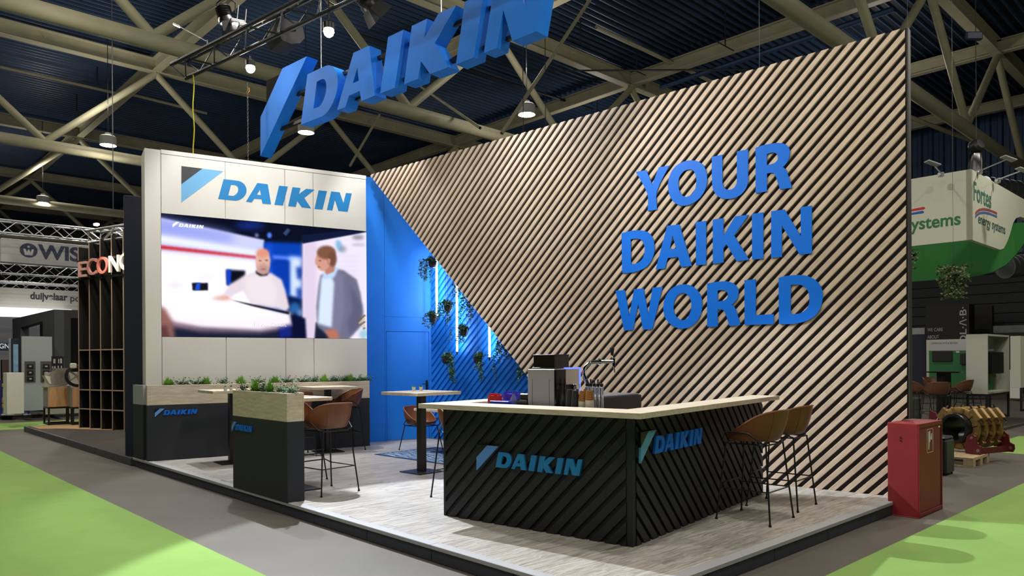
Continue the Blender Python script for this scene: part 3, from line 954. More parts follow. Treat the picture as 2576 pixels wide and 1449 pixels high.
# ================================================================ video screen with its picture
def screen_picture(Wd=720, Hd=400):
    """paints the paused film frame: colours on a grid of cells; x,y in crop units of the photograph"""
    X, Y = np.meshgrid((np.arange(Wd) + .5) / Wd, (np.arange(Hd) + .5) / Hd)
    img = np.zeros((Hd, Wd, 3), float)
    def C(h):
        return np.array([int(h[i:i + 2], 16) / 255 for i in (0, 2, 4)])
    def blur(a, rx, ry=None):
        ry = rx if ry is None else ry
        for ax, r_ in ((1, rx), (0, ry)):
            r_ = int(round(r_))
            if r_ < 1:
                continue
            for _ in range(2):
                pad = [(0, 0)] * a.ndim
                pad[ax] = (r_ + 1, r_)
                c = np.cumsum(np.pad(a, pad, mode='edge'), axis=ax)
                n_ = 2 * r_ + 1
                if ax == 1:
                    a = (c[:, n_:] - c[:, :-n_]) / n_
                else:
                    a = (c[n_:] - c[:-n_]) / n_
        return a
    def pmask(pts):
        pts = [warp(*p) for p in pts]
        inside = np.zeros((Hd, Wd), bool)
        for i in range(len(pts)):
            (x0, y0), (x1, y1) = pts[i - 1], pts[i]
            if y0 == y1:
                continue
            cond = ((Y >= min(y0, y1)) & (Y < max(y0, y1)))
            xi = x0 + (Y - y0) * (x1 - x0) / (y1 - y0)
            inside ^= cond & (X < xi)
        return inside.astype(float)
    def warp(x, y):
        """crop pixel (scale 3.018 from 400,380) -> screen u,v"""
        uu, zz = SP.uv(400 + x / 3.018, 380 + y / 3.018)
        return ((uu - SCR[0]) / (SCR[1] - SCR[0]), (SCR[3] - zz) / (SCR[3] - SCR[2]))
    def paint(pts, col, bl=2, al=1.0, bly=None):
        nonlocal img
        m = blur(pmask(pts), bl, bly) * al
        img = img * (1 - m[..., None]) + C(col) * m[..., None]
    def ell(cx, cy, rx, ry, col, bl=2, al=1.0, rot=0):
        p = []
        for k in range(28):
            t = 2 * math.pi * k / 28
            x, y = rx * math.cos(t), ry * math.sin(t)
            c, s_ = math.cos(R(rot)), math.sin(R(rot))
            p.append((cx + x * c - y * s_, cy + x * s_ + y * c))
        paint(p, col, bl, al)
    img[:] = C('0c1230')
    paint([(0, 470), (800, 540), (1600, 590), (1600, 700), (1100, 720), (800, 700), (0, 520)], '0b0f22', 3)
    ell(690, 565, 110, 22, '1c3fc0', 12, .8)
    paint([(10, 505), (800, 675), (805, 1110), (700, 1180), (10, 1180)], 'c9ccf6', 3)
    paint([(10, 505), (560, 625), (560, 700), (10, 640)], '8c98e8', 16, .8)
    paint([(10, 640), (780, 765), (780, 800), (10, 690)], 'eef4ff', 8)
    paint([(10, 715), (740, 800), (740, 820), (10, 745)], 'c4202c', 4)
    paint([(10, 760), (740, 830), (740, 1180), (10, 1180)], 'f7f3ff', 8)
    ell(120, 1020, 60, 18, 'd8d4f0', 8, .6)
    ell(350, 960, 80, 20, 'e6e2f6', 8, .6)
    paint([(805, 690), (1090, 700), (1090, 1200), (805, 1250)], '0a3fb0', 6)
    paint([(800, 700), (860, 700), (870, 900), (860, 1000), (800, 1000)], '1546c8', 6)
    paint([(860, 790), (1085, 810), (1085, 830), (870, 830)], '5f86ff', 5)
    paint([(990, 800), (1085, 810), (1085, 1120), (990, 1110)], 'cfe0ff', 9)
    paint([(870, 820), (985, 830), (985, 1100), (880, 1080)], '09349c', 6)
    paint([(1040, 880), (1110, 885), (1110, 970), (1050, 975)], '1d3f9c', 7)
    paint([(1040, 1040), (1100, 1040), (1100, 1130), (1050, 1130)], '2a4ba8', 7)
    paint([(950, 1090), (1110, 1130), (1110, 1250), (960, 1240)], '0b1d4c', 5)
    ell(1030, 1190, 40, 40, '2d6fb8', 6, .8)
    ell(1070, 1230, 26, 30, '78a8e0', 6, .7)
    paint([(1090, 700), (1580, 610), (1580, 1430), (1090, 1430)], 'e9e1f2', 3)
    paint([(1090, 700), (1200, 682), (1190, 1420), (1090, 1420)], 'd9c4de', 8, .8)
    ell(1368, 720, 24, 46, '5aa6d2', 5, .7, -20)
    ell(1395, 745, 30, 26, '8a93a4', 6, .7)
    ell(1510, 655, 46, 18, '6d6878', 6, .7)
    ell(1515, 712, 55, 10, 'a9a4bd', 5, .7)
    for q in range(7):
        ell(1440, 800 + 36 * q, 90, 5, 'c9c1dc', 5, .6)
    # dark ceiling over the right wall
    paint([(1080, 640), (1580, 585), (1580, 612), (1090, 702)], '101a38', 2)
    ell(838, 640, 18, 22, '4f7df0', 3)
    ell(742, 640, 14, 14, '8a8fc0', 4)
    paint([(940, 625), (975, 585), (998, 600), (965, 645)], '33466e', 2)
    # furniture of the first room
    paint([(250, 1000), (372, 1002), (372, 1058), (255, 1058)], '15161f', 2)
    paint([(285, 1003), (315, 1003), (310, 1055), (270, 1055)], '1d4fd0', 2)
    paint([(510, 900), (655, 908), (650, 1030), (515, 1020)], '0c0f1c', 4)
    paint([(512, 900), (548, 903), (546, 1018), (514, 1016)], '1440c8', 3)
    paint([(850, 840), (965, 850), (985, 1080), (900, 1060)], '0a3ab0', 6, .8)
    # table
    paint([(10, 1180), (520, 1130), (1000, 1225), (1015, 1330), (760, 1370), (320, 1350), (90, 1320), (10, 1250)], 'f4ecf6', 9)
    paint([(10, 1120), (500, 1115), (900, 1225), (600, 1260), (10, 1240)], 'fffaff', 14)
    paint([(60, 1300), (320, 1348), (780, 1375), (1015, 1330), (1020, 1430), (60, 1430)], '1b2036', 5)
    paint([(80, 1285), (330, 1345), (760, 1362), (1010, 1315), (1010, 1340), (760, 1380), (320, 1368), (90, 1330)], 'b48a9c', 7, .8)
    paint([(1000, 1240), (1110, 1270), (1120, 1430), (900, 1430), (905, 1370), (1015, 1330)], '0c1030', 4)
    paint([(905, 1340), (1005, 1320), (1005, 1410), (915, 1420)], '1b2f9c', 6, .7)
    paint([(10, 1170), (50, 1200), (105, 1300), (120, 1430), (10, 1430)], '8e5f58', 7)
    paint([(10, 1330), (60, 1320), (90, 1430), (10, 1430)], '5e3a3a', 6)
    # man in the light pullover
    paint([(385, 1120), (520, 1085), (555, 1130), (470, 1135)], 'd9a999', 6)
    paint([(490, 1085), (540, 1010), (640, 950), (730, 915), (850, 925), (930, 975), (960, 1060), (990, 1190), (960, 1215), (900, 1195),
           (700, 1160), (640, 1060), (600, 1075), (545, 1110)], 'dfd2dc', 4)
    paint([(640, 960), (760, 930), (850, 950), (900, 1060), (880, 1180), (700, 1150), (650, 1050)], 'e7dde2', 9)
    paint([(735, 905), (770, 925), (835, 915), (820, 945), (770, 950), (735, 930)], '23202c', 3)
    paint([(742, 860), (840, 860), (832, 925), (790, 940), (745, 915)], 'c69a90', 3)
    ell(790, 835, 56, 88, 'dcae9f', 3)
    ell(786, 775, 50, 34, 'e0937c', 5)
    ell(793, 895, 42, 36, 'a98a86', 6, .75)
    ell(792, 897, 20, 5, 'b0605c', 2)
    ell(768, 832, 12, 4, '5a3e3c', 2)
    ell(816, 830, 12, 4, '5a3e3c', 2)
    ell(795, 862, 8, 14, 'cf9684', 3)
    paint([(540, 1128), (990, 1222), (985, 1240), (700, 1175)], '1a1626', 2)
    # man in the grey jacket
    paint([(1190, 1300), (1400, 1350), (1420, 1430), (1180, 1430)], '1b2036', 3)
    paint([(1225, 945), (1340, 895), (1400, 905), (1500, 975), (1530, 1080), (1550, 1230), (1530, 1330), (1440, 1430), (1320, 1430),
           (1200, 1330), (1195, 1180), (1210, 1030)], '6d6c86', 4)
    paint([(1330, 900), (1400, 940), (1410, 1200), (1370, 1400), (1300, 1350), (1300, 1050)], '7d7b96', 8, .8)
    paint([(1450, 1010), (1545, 1180), (1530, 1320), (1450, 1400), (1430, 1300), (1470, 1200)], '5a5974', 7, .8)
    paint([(1232, 960), (1300, 930), (1330, 1000), (1310, 1340), (1205, 1310), (1215, 1150)], 'd3e2f8', 5)
    paint([(1240, 925), (1340, 880), (1365, 885), (1330, 960), (1250, 975)], 'b9d4f6', 4)
    paint([(1255, 1360), (1340, 1350), (1375, 1420), (1290, 1425)], 'b5705e', 5)
    paint([(1245, 880), (1340, 850), (1330, 915), (1270, 940)], 'b97c6c', 3)
    ell(1245, 830, 55, 82, 'd09886', 3)
    paint([(1185, 830), (1200, 800), (1205, 870), (1190, 860)], 'd09886', 3)
    ell(1270, 770, 72, 52, '7d5442', 4)
    ell(1315, 820, 34, 56, '6f4a3c', 4)
    ell(1222, 832, 10, 4, '57382f', 2)
    ell(1215, 880, 12, 4, '8c4d44', 2)
    ell(1290, 835, 13, 20, 'c08572', 2)
    # corner chair
    for q in range(6):
        paint([(1505 + 10 * q, 1290 + 14 * q), (1560, 1240 + 24 * q), (1570, 1250 + 24 * q), (1510 + 10 * q, 1300 + 14 * q)], 'cdbd9b' if q % 2 else '6a5a48', 2)
    ell(1550, 1390, 30, 36, '8fc0d4', 6, .8)
    return np.clip(img, 0, 1)

SP = Plane((WW @ Vector((0, .002, 0))), 31.0)
pic = screen_picture()
hh, wd = pic.shape[:2]
me = bpy.data.meshes.new('screen_face')
sx = np.linspace(SCR[0], SCR[1], wd + 1)
sz = np.linspace(SCR[3], SCR[2], hh + 1)
XX, ZZ = np.meshgrid(sx, sz)
vco = np.stack([XX, np.full_like(XX, -.0), ZZ], -1).reshape(-1, 3)
idx = np.arange((wd + 1) * (hh + 1)).reshape(hh + 1, wd + 1)
quads = np.stack([idx[:-1, :-1], idx[1:, :-1], idx[1:, 1:], idx[:-1, 1:]], -1).reshape(-1, 4)
me.vertices.add(len(vco))
me.vertices.foreach_set('co', vco.ravel())
me.loops.add(quads.size)
me.loops.foreach_set('vertex_index', quads.ravel())
me.polygons.add(len(quads))
me.polygons.foreach_set('loop_start', np.arange(0, quads.size, 4))
me.polygons.foreach_set('loop_total', np.full(len(quads), 4))
me.update()
lc = np.where(pic <= .04045, pic / 12.92, ((pic + .055) / 1.055) ** 2.4)
att = me.color_attributes.new('film', 'FLOAT_COLOR', 'CORNER')
rgba = np.concatenate([np.repeat(lc.reshape(-1, 3), 4, 0), np.ones((len(quads) * 4, 1))], 1)
att.data.foreach_set('color', rgba.ravel())
m = bpy.data.materials.new('led_screen_picture')
m.use_nodes = True
nt = m.node_tree
nt.nodes.clear()
a_ = nt.nodes.new('ShaderNodeAttribute')
a_.attribute_name = 'film'
e_ = nt.nodes.new('ShaderNodeEmission')
e_.inputs[1].default_value = 1.0
o_ = nt.nodes.new('ShaderNodeOutputMaterial')
nt.links.new(a_.outputs['Color'], e_.inputs[0])
nt.links.new(e_.outputs[0], o_.inputs[0])
me.materials.append(m)
scr = thing('video_screen', 'large flat video screen showing two talking men', 'video screen', WW)
link('screen_face', me, scr)
MB().box(SCR[0] + .002, SCR[1], .001, .02, SCR[2] - .001, SCR[3] + .001).build('screen_cabinet', BLKST, scr)
CAP = glow('subtitle_white', 'f4f4f8', 1.0)
put_text('subtitle_outline', 'En ook Daikin.', SP, 639.5, 820.5, .070, mat('subtitle_black', '101018', .8), .001, (721, 820.5), scr, .001, .022)
put_text('subtitle', 'En ook Daikin.', SP, 640, 820, .068, CAP, .001, (720.5, 820), scr, .003, .006)
lg = MB()
uu, zz = SP.uv(434, 557)
for key in LOGO:
    if key == 'B':
        continue
    lg.prism([[(uu + p[0] * .46, zz + p[1] * .46) for p in lp] for lp in LOGO[key]], -.003, -.002)
lg.build('screen_caption', CAP, scr)

# ================================================================ bar counter
bar = thing('bar_counter', 'black bar counter with diagonal ribs and pale oak top', 'bar counter')
ZB1, ZB2 = 1.2, 1.244
L_, D_, LA = 2.09, 3.0, 1.3
BX = MB()
BX.box(-L_ + .03, -.03, .02, .12, PZ, ZB1)
BX.box(-.12, -.02, .12, D_ - .01, PZ, ZB1)
BX.box(-L_ + .02, -L_ + .12, .12, LA, PZ, ZB1)
BX.build('carcass', FELT, bar, CF)
MB().bbox(-.055, .0, .0, .055, PZ, ZB1, .003).build('corner_post', BLK, bar, CF)
MB().bbox(-L_, -L_ + .03, .0, .06, PZ, ZB1, .003).build('end_post', BLK, bar, CF)
def rib(poly, frame, depth=.03, name='rib'):
    slat_piece(poly, BLK, depth, bar, frame, name)
# front face ribs rise to the right; pitch taken from the photograph
for k in range(-30, 30):
    lo = PZ + .148 * k
    poly = [(-6, lo - 6 + L_), (4, lo + 4 + L_), (4, lo + 4 + L_ + .098), (-6, lo - 6 + L_ + .098)]
    for c_ in ((1, 0, -.057), (-1, 0, L_ - .032), (0, 1, ZB1), (0, -1, -PZ)):
        if poly:
            poly = clip(poly, *c_)
    if poly and area(poly) > 8e-4:
        rib(poly, CF @ T(0, -.008, 0))
SF = CF @ Matrix.Rotation(R(90), 4, 'Z')             # side face: local x runs away from the corner
# mirrored ribs on the side face: they fall to the right
def slat_piece_m(poly, frame):
    c = (sum(p[0] for p in poly) / len(poly), sum(p[1] for p in poly) / len(poly))
    mb = MB().prism([[(p[0] - c[0], p[1] - c[1]) for p in poly]], 0, .03)
    mb.build('rib', BLK, bar, frame @ T(c[0], 0, c[1]))
for k in range(-40, 40):
    lo = PZ + .148 * k + .05
    poly = [(-6, lo + 6), (6, lo - 6), (6, lo - 6 + .098), (-6, lo + 6 + .098)]
    for c_ in ((-1, 0, -.057), (1, 0, D_), (0, 1, ZB1), (0, -1, -PZ)):
        if poly:
            poly = clip(poly, *c_)
    if poly and area(poly) > 8e-4:
        slat_piece_m(poly, SF @ T(0, -.008, 0))
top = [(-L_ - .115, -.225), (.195, -.225), (.175, D_ + .06), (-.13, D_ + .06), (-.13, .165), (-L_ + .19, .165), (-L_ + .19, LA), (-L_ - .115, LA)]
MB().zprism(top, ZB1, ZB2).build('worktop', OAKTOP, bar, CF)
MB().bbox(-L_ + .12, -.12, .12, .78, 1.0, 1.04, .003).build('inner_shelf', mat('dark_laminate', '2b2b2d', .5), bar, CF)
logo('bar_logo', CF, -1.632, .870, 1.175, .020, (MOUNT[0], mat('satin_light_blue', '5688cf', .3), MBLUE), 'blue raised lettering on the long front of the bar', 'raised blue logos', y0=-.012)
logo('bar_logo', SF, .088, 1.066, 1.215, .020, (MOUNT[0], mat('satin_cyan', '56a0d0', .25), BLUEL), 'blue raised lettering on the narrow side of the bar', 'raised blue logos', y0=-.012)

# ---- things on and behind the bar
def on_bar(x, y, z):
    return CF @ T(x, y, z)
cm = thing('coffee_machine', 'grey and black bean coffee machine with dark hopper', 'coffee machine', on_bar(-1.29, .32, 1.04))
GSIDE = mat('silver_grey_side', '9c9ca2', .4, metal=.3)
MB().bbox(0, .31, 0, .42, 0, .535, .006).build('body', GSIDE, cm)
for q in (.055, .25):
    MB().box(q, q + .003, -.001, .001, .02, .44).build('seam', BLKST, cm)
MB().bbox(.305, .325, .0, .16, .0, .53, .004).build('front_panel', mat('black_gloss', '0e0e12', .12), cm)
MB().bbox(.305, .322, .165, .41, .06, .535, .004).build('steel_front', mat('mirror_steel', 'c9cbcd', .14, metal=1), cm)
MB().bbox(.31, .40, .17, .41, .0, .055, .004).build('drip_tray', BLKST, cm)
MB().cyl((.36, .24, .25), (.36, .24, .36), .014).cyl((.36, .31, .25), (.36, .31, .36), .014).bbox(.32, .38, .22, .33, .34, .39, .004).build('spout', CHROME, cm)
hp = MB()
hp.bbox(.03, .29, .03, .30, .538, .55, .003)
hp.bbox(.035, .285, .04, .29, .66, .672, .003)
hp.build('hopper_rim', BLKST, cm)
MB().box(.04, .28, .045, .285, .55, .66).build('bean_hopper', mat('smoked_plastic', '1c1a14', .15), cm)
lg = MB()
lg.bbox(.30, .325, .17, .415, .535, .548, .002)
lg.bbox(.318, .330, .405, .418, .30, .545, .002)
lg.build('light_strip', glow('blue_led_strip', '6a7cff', 1.6), cm)
g = thing('grinder', 'small black grinder beside the coffee machine', 'grinder', on_bar(-1.425, .32, 1.04))
MB().bbox(0, .125, 0, .2, 0, .24, .006).build('body', mat('black_gloss', '0e0e12', .12), g)
MB().bbox(.02, .125, .02, .18, .24, .30, .01).build('top', BLKST, g)
bt = thing('water_bottle', 'clear plastic bottle with blue cap next to the grinder', 'bottle', on_bar(-1.475, .34, 1.04))
MB().lathe([(0, 0), (.036, 0), (.038, .02), (.038, .2), (.03, .25), (.012, .28), (.012, .30)], 18).build('bottle_body', mat('clear_pet', 'dfe6ec', .08, trans=.9), bt)
MB().lathe([(0, .325), (.015, .325), (.015, .298), (0, .298)], 14).build('cap', mat('blue_cap', '1d3fae', .4), bt)
def bag(x, y, w, d, h, m_, label, group=None, nm='coffee_bag', ang=0):
    b = MB()
    n_ = 8
    for i in range(4):
        z0, z1 = h * i / 4, h * (i + 1) / 4
        k0, k1 = 1 - .08 * abs(i - 1.5) / 1.5, 1 - .08 * abs(i + 1 - 1.5) / 1.5
        vs = []
        for z, k in ((z0, k0), (z1, k1)):
            for t in range(12):
                a = 2 * math.pi * t / 12
                cx_ = math.copysign(abs(math.cos(a)) ** .5, math.cos(a)) * w / 2 * k
                sy_ = math.copysign(abs(math.sin(a)) ** .5, math.sin(a)) * d / 2 * k
                vs.append((cx_ + .004 * math.sin(9 * a + i), sy_, z + .006 * math.sin(5 * a) * (i > 0)))
        b.add(vs, [(t, (t + 1) % 12, 12 + (t + 1) % 12, 12 + t) for t in range(12)], True)
        if i == 3:
            b.add(vs[12:], [tuple(range(12))])
    b.box(-w * .42, w * .42, -.004, .004, h - .005, h + .018)
    o = b.build(nm, m_, None, CF @ T(x, y, 1.04) @ Matrix.Rotation(R(ang), 4, 'Z'))
    return tag(o, label, 'bag', group)
bag(-1.70, .33, .15, .10, .275, mat('red_foil', 'a8141c', .3, spec=.7), 'crumpled red foil coffee bag on the bar')
bag(-1.58, .46, .24, .10, .29, mat('violet_foil', '3b33a8', .3, spec=.7), 'violet foil bag behind the blue box on the bar')
o = tag(MB().bbox(-.12, .12, -.05, .05, 0, .225, .006).build('blue_box', mat('blue_carton', '1c2fb0', .35), None, CF @ T(-1.60, .32, 1.04)), 'blue carton with pale emblem in front of the violet bag', 'box')
MB().lathe([(0, 0), (.022, 0), (.022, .002), (.016, .002), (.016, .0), (.010, .0), (.010, .003), (0, .003)], 16).build('emblem', mat('pale_print', 'b9c2e6', .6), o, T(-.06, -.051, .16) @ Matrix.Rotation(R(90), 4, 'X'))
def cup_stack(x, y, h, low, m1, m2, label, group):
    r = thing('cup_stack', label, 'cups', on_bar(x, y, 1.04), group)
    n1 = int(low / .012)
    prof = [(0, 0), (.030, 0)]
    z = 0
    for i in range(n1):
        prof += [(.040, z + .011), (.038, z + .012)]
        z += .012
    if n1:
        MB().lathe(prof + [(0, z)], 16).build('lower_cups', m2, r)
    MB().lathe([(0, z), (.040, z), (.041, z + .004), (.028, h), (0, h)], 16).build('upside_down_cup', m1, r)
BC = mat('black_paper_cup', '17171a', .5)
m = bpy.data.materials.new('brown_patterned_cup')
m.use_nodes = True
nt = m.node_tree
ck = nt.nodes.new('ShaderNodeTexChecker')
ck.inputs['Scale'].default_value = 130
ck.inputs[1].default_value = lin('a8702a')
ck.inputs[2].default_value = lin('3a2413')
tcn = nt.nodes.new('ShaderNodeTexCoord')
nt.links.new(tcn.outputs['Object'], ck.inputs['Vector'])
nt.links.new(ck.outputs[0], nt.nodes['Principled BSDF'].inputs['Base Color'])
BRC = m
WC = mat('printed_white_cup', 'b7b3a4', .6, noise=.25, nscale=90)
cup_stack(-.775, .27, .35, .20, BC, BC, 'black paper cup stack closest to the coffee machine', 'cup stacks on the bar')
cup_stack(-.700, .24, .345, .20, BC, BC, 'black paper cup stack beside the brown patterned cups', 'cup stacks on the bar')
cup_stack(-.630, .25, .345, .26, BRC, WC, 'brown patterned cup stack next to the black cups', 'cup stacks on the bar')
cup_stack(-.555, .245, .35, .265, BRC, WC, 'brown patterned cup stack closest to the beer tap', 'cup stacks on the bar')
cl = thing('undercounter_cooler', 'dark undercounter cooler with steel lid behind the bar', 'cooler', on_bar(-1.45, .85, PZ))
MB().bbox(0, .54, 0, 1.02, 0, 1.14, .006).build('cabinet', mat('anthracite_cabinet', '242226', .45), cl)
MB().bbox(.02, .52, .02, 1.0, 1.14, 1.155, .004).build('steel_top', mat('steel_lid', 'a9adb2', .3, metal=.9), cl)
tp = thing('beer_tap', 'curved chrome beer tap with black lever handle', 'beer tap', CF @ T(-.965, .95, PZ + 1.155) @ Matrix.Rotation(R(38), 4, 'Z'))
arc = [(0, 0, 0), (-.02, 0, .08), (-.06, 0, .16), (-.085, 0, .22), (-.07, 0, .29), (-.02, 0, .335), (.06, 0, .345), (.16, 0, .345), (.215, 0, .345)]
sm_ = []
for i in range(len(arc) - 1):
    for k in range(3):
        t = k / 3
        sm_.append(tuple(arc[i][j] * (1 - t) + arc[i + 1][j] * t for j in range(3)))
sm_.append(arc[-1])
MB().tube(sm_, .019, 14).lathe([(0, 0), (.05, 0), (.05, .012), (.028, .03), (0, .03)], 18).build('column', CHROME, tp)
MB().lathe([(0, -.02), (.028, -.016), (.034, 0), (.028, .016), (0, .02)], 16).build('collar', CHROME, tp, T(.075, 0, .345) @ Matrix.Rotation(R(90), 4, 'Y'))
MB().cyl((.215, 0, .375), (.215, 0, .30), .016, n=12).cyl((.215, 0, .30), (.225, 0, .235), .008, .006, n=10).build('faucet', CHROME, tp)
lv = MB().cyl((.215, 0, .37), (.20, 0, .41), .006, n=8).build('lever', CHROME, tp)
MB().lathe([(0, 0), (.012, 0), (.021, .05), (.023, .075), (.012, .092), (0, .095)], 14).build('grip', BLKST, lv, T(.20, 0, .405))
for i in range(5):
    r = thing('syrup_dispenser', ['clear syrup dispenser with black pump nearest the cups', 'clear syrup dispenser with black pump, second from the cups', 'clear syrup dispenser with black pump, middle of the row',
              'clear syrup dispenser with black pump, fourth from the cups', 'clear syrup dispenser with black pump nearest the cooler edge'][i], 'dispenser', on_bar(-.84 + .047 * i, .66 - .012 * i, 1.04), 'syrup dispensers behind the bar')
    MB().lathe([(0, 0), (.019, 0), (.019, .36), (.010, .37), (0, .37)], 14).build('cylinder', mat('clear_acrylic', 'e6e8ea', .05, trans=.75), r)
    MB().lathe([(0, .37), (.016, .37), (.016, .395), (.006, .40), (.006, .425), (.012, .43), (0, .44)], 12).build('pump_head', BLKST, r)
    MB().box(-.003, .003, -.022, -.017, .05, .36).build('scale_strip', BLKST, r)
# glasses
for i, (x, y) in enumerate(((-.95, .52), (-.89, .45))):
    o = MB().lathe([(0, .004), (.026, .004), (.030, .34), (.032, .34), (.028, 0), (0, 0)], 16).build('tall_glass', mat('clear_glass', 'eef2f4', .02, trans=.95), None, on_bar(x, y, 1.04))
    tag(o, ['tall clear glass standing behind the brown cups', 'tall clear glass leaning close to the syrup dispensers'][i], 'glass')

# ================================================================ tables
def table(name, x, y, ang, label, htop=1.10, size=.77, col=.095, base=.43, sy=None):
    M = FR(x, y, ang, PZ)
    r = thing(name, label, 'table', M, 'square bar tables of the stand')
    s = size / 2
    t_ = (sy or size) / 2
    MB().bbox(-s, s, -t_, t_, htop - .042, htop, .003).build('table_top', OAKTOP, r)
    c = col / 2
    MB().bbox(-c, c, -c, c, .012, htop - .042, .003).build('column', BLKST, r)
    b = base / 2
    MB().bbox(-b, b, -b, b, 0, .014, .003).build('base_plate', BLKST, r)
    MB().box(-.15, .15, -.15, .15, htop - .05, htop - .0425).build('mounting_plate', BLKST, r)
    return r
table('bar_table', -1.204, 10.09, 47.0, 'square oak bar table with two small succulents')
table('bar_table', -4.19, 11.15, 38.0, 'square oak bar table between the long planter and the free standing planter')
table('bar_table', -2.543, 8.794, -46.8, 'oak bar table half hidden by the free standing planter', sy=.54)
table('bar_table', -3.05, 12.40, 32.4, 'square oak bar table at the far end of the long planter')
table('low_table', -1.02, 12.22, 45.0, 'low square oak dining table standing on the blue rug', .735, .80)

# ================================================================ bucket stools
def shell_pt(phi, t, H_, W_, D2_, off=0.0):
    """phi from the front (0) round the back (pi); t from seat centre (0) to rim (1)"""
    hb = .5 - .5 * math.cos(phi)
    e_ = hb ** .92
    h = .018 + H_ * e_ * e_ * (3 - 2 * e_)
    if t < .6:
        q = t / .6
        r = .84 * q
        z = .016 * q * q
    else:
        q = (t - .6) / .4
        r = .84 + .16 * math.sin(q * math.pi / 2) ** .8
        z = .016 + h * q ** 1.15
    r += off / .25 * (t > .3)
    lean = .06 * hb * max(0, (t - .6) / .4)
    x = math.sin(phi) * W_ * r
    y = -math.cos(phi) * D2_ * r + lean
    # squarish plan
    k = 1 + .04 * math.sin(2 * phi) ** 2
    return (x * k, y * k, z - abs(off) * (t <= .9) * 1.1)
def shell_mb(H_=.25, W_=.245, D2_=.235):
    n_, m_ = 40, 16
    vs, fs = [], []
    for layer, off in ((0, 0.0), (1, .016)):
        for j in range(m_ + 1):
            t = j / m_
            for i in range(n_):
                vs.append(shell_pt(2 * math.pi * i / n_, max(t, .001), H_, W_, D2_, off))
    o = (m_ + 1) * n_
    for layer in (0, 1):
        b_ = layer * o
        for j in range(m_):
            for i in range(n_):
                q = (b_ + j * n_ + i, b_ + j * n_ + (i + 1) % n_, b_ + (j + 1) * n_ + (i + 1) % n_, b_ + (j + 1) * n_ + i)
                fs.append(q if layer == 0 else q[::-1])
    for i in range(n_):
        a, b_ = m_ * n_ + i, m_ * n_ + (i + 1) % n_
        fs.append((a, b_, o + b_, o + a))
    return MB().add(vs, fs, True)
def bucket_chair(name, label, cat, seat_z, group, leather=LEATHER, foot=True):
    r = thing(name, label, cat, None, group)
    sh = shell_mb().build('seat_shell', leather, r, T(0, 0, seat_z))
    c = MB()
    rim = [Vector(shell_pt(2 * math.pi * i / 48, 1, .25, .245, .235, .008)) for i in range(48)]
    c.tube(rim, .011, 6, True)
    for sgn in (-1, 1):
        phi = math.pi - sgn * .62
        c.tube([Vector(shell_pt(phi, .62 + .38 * k / 8, .25, .245, .235, .017)) for k in range(9)], .0035, 5)
    c.build('piping', leather, sh)
    # frame hoops on both sides
    for sgn in (-1, 1):
        w = .262
        pts = [(sgn * .20, -.20, -.03), (sgn * w, -.19, .0), (sgn * (w + .002), -.17, .075), (sgn * (w + .004), -.05, .082), (sgn * (w + .002), .06, .075), (sgn * w * .9, .17, -.01), (sgn * .16, .19, -.035)]
        MB().tube(pts, .0075, 7).build('side_hoop', BLKST, r, T(0, 0, seat_z))
    MB().tube([(-.20, -.20, -.03), (.20, -.20, -.03), (.17, .19, -.035), (-.17, .19, -.035)], .0075, 7, True).build('seat_frame', BLKST, r, T(0, 0, seat_z))
    legs = []
    for sx_ in (-1, 1):
        for sy_ in (-1, 1):
            p0 = Vector((sx_ * .19, sy_ * .195, seat_z - .03))
            p1 = Vector((sx_ * .262, sy_ * .262, .012))
            lg_ = MB().cyl(p0, p1, .0085, n=8).build('leg', BLKST, r)
            MB().lathe([(0, 0), (.013, 0), (.014, .008), (.009, .022), (0, .026)], 10, (p1.x, p1.y)).build('foot', BLKST, lg_)
            legs.append((p0, p1))
    if foot:
        zf = .30
        cs = {}
        for (p0, p1), key in zip(legs, ((-1, -1), (-1, 1), (1, -1), (1, 1))):
            t = (p0.z - zf) / (p0.z - p1.z)
            cs[key] = p0.lerp(p1, t)
        a, b_, c2, d = cs[(-1, -1)], cs[(1, -1)], cs[(1, 1)], cs[(-1, 1)]
        m1, m2 = a.lerp(b_, .18) + Vector((0, .0, .045)), a.lerp(b_, .82) + Vector((0, 0, .045))
        ft = MB().tube([a, m1, m2, b_], .0075, 7)
        ft.cyl(b_, c2, .0065, n=7).cyl(c2, d, .0065, n=7).cyl(d, a, .0065, n=7)
        ft.build('footrest', BLKST, r)
    return r
st0 = bucket_chair('bar_stool', 'x', 'bar stool', .755, 'cognac bucket bar stools')
first = [True]
def stool(x, y, ang, label, group='cognac bucket bar stools'):
    o = st0 if first[0] else copy_tree(st0)
    first[0] = False
    o.matrix_world = FR(x, y, ang, PZ)
    o['label'] = label
    o['group'] = group
    return o
stool(2.33, 7.03, -133, 'brown bucket bar stool at the narrow side of the bar, closest to the camera')
stool(2.81, 7.65, -131, 'brown bucket bar stool at the narrow side of the bar, nearer the slatted wall')
stool(-2.139, 8.62, -130, 'brown bucket bar stool turned away, behind the free standing planter')
stool(-2.72, 9.44, 60, 'brown bucket bar stool mostly hidden behind the stool at the planter')
stool(-2.83, 12.70, -57.5, 'brown bucket bar stool at the far table beside the long planter')
stool(-3.46, 11.95, -150, 'brown bucket bar stool tucked under the far table')
stool(-.51, 8.26, 52, 'brown bucket bar stool half hidden by the long side of the bar')
ch = bucket_chair('dining_chair', 'low brown bucket chair by the blue wall on the rug', 'chair', .45, 'low brown bucket chairs', foot=False)
ch.matrix_world = FR(-1.51, 12.57, 45, PZ)
# (its back points to the blue wall, the seat faces the low table)

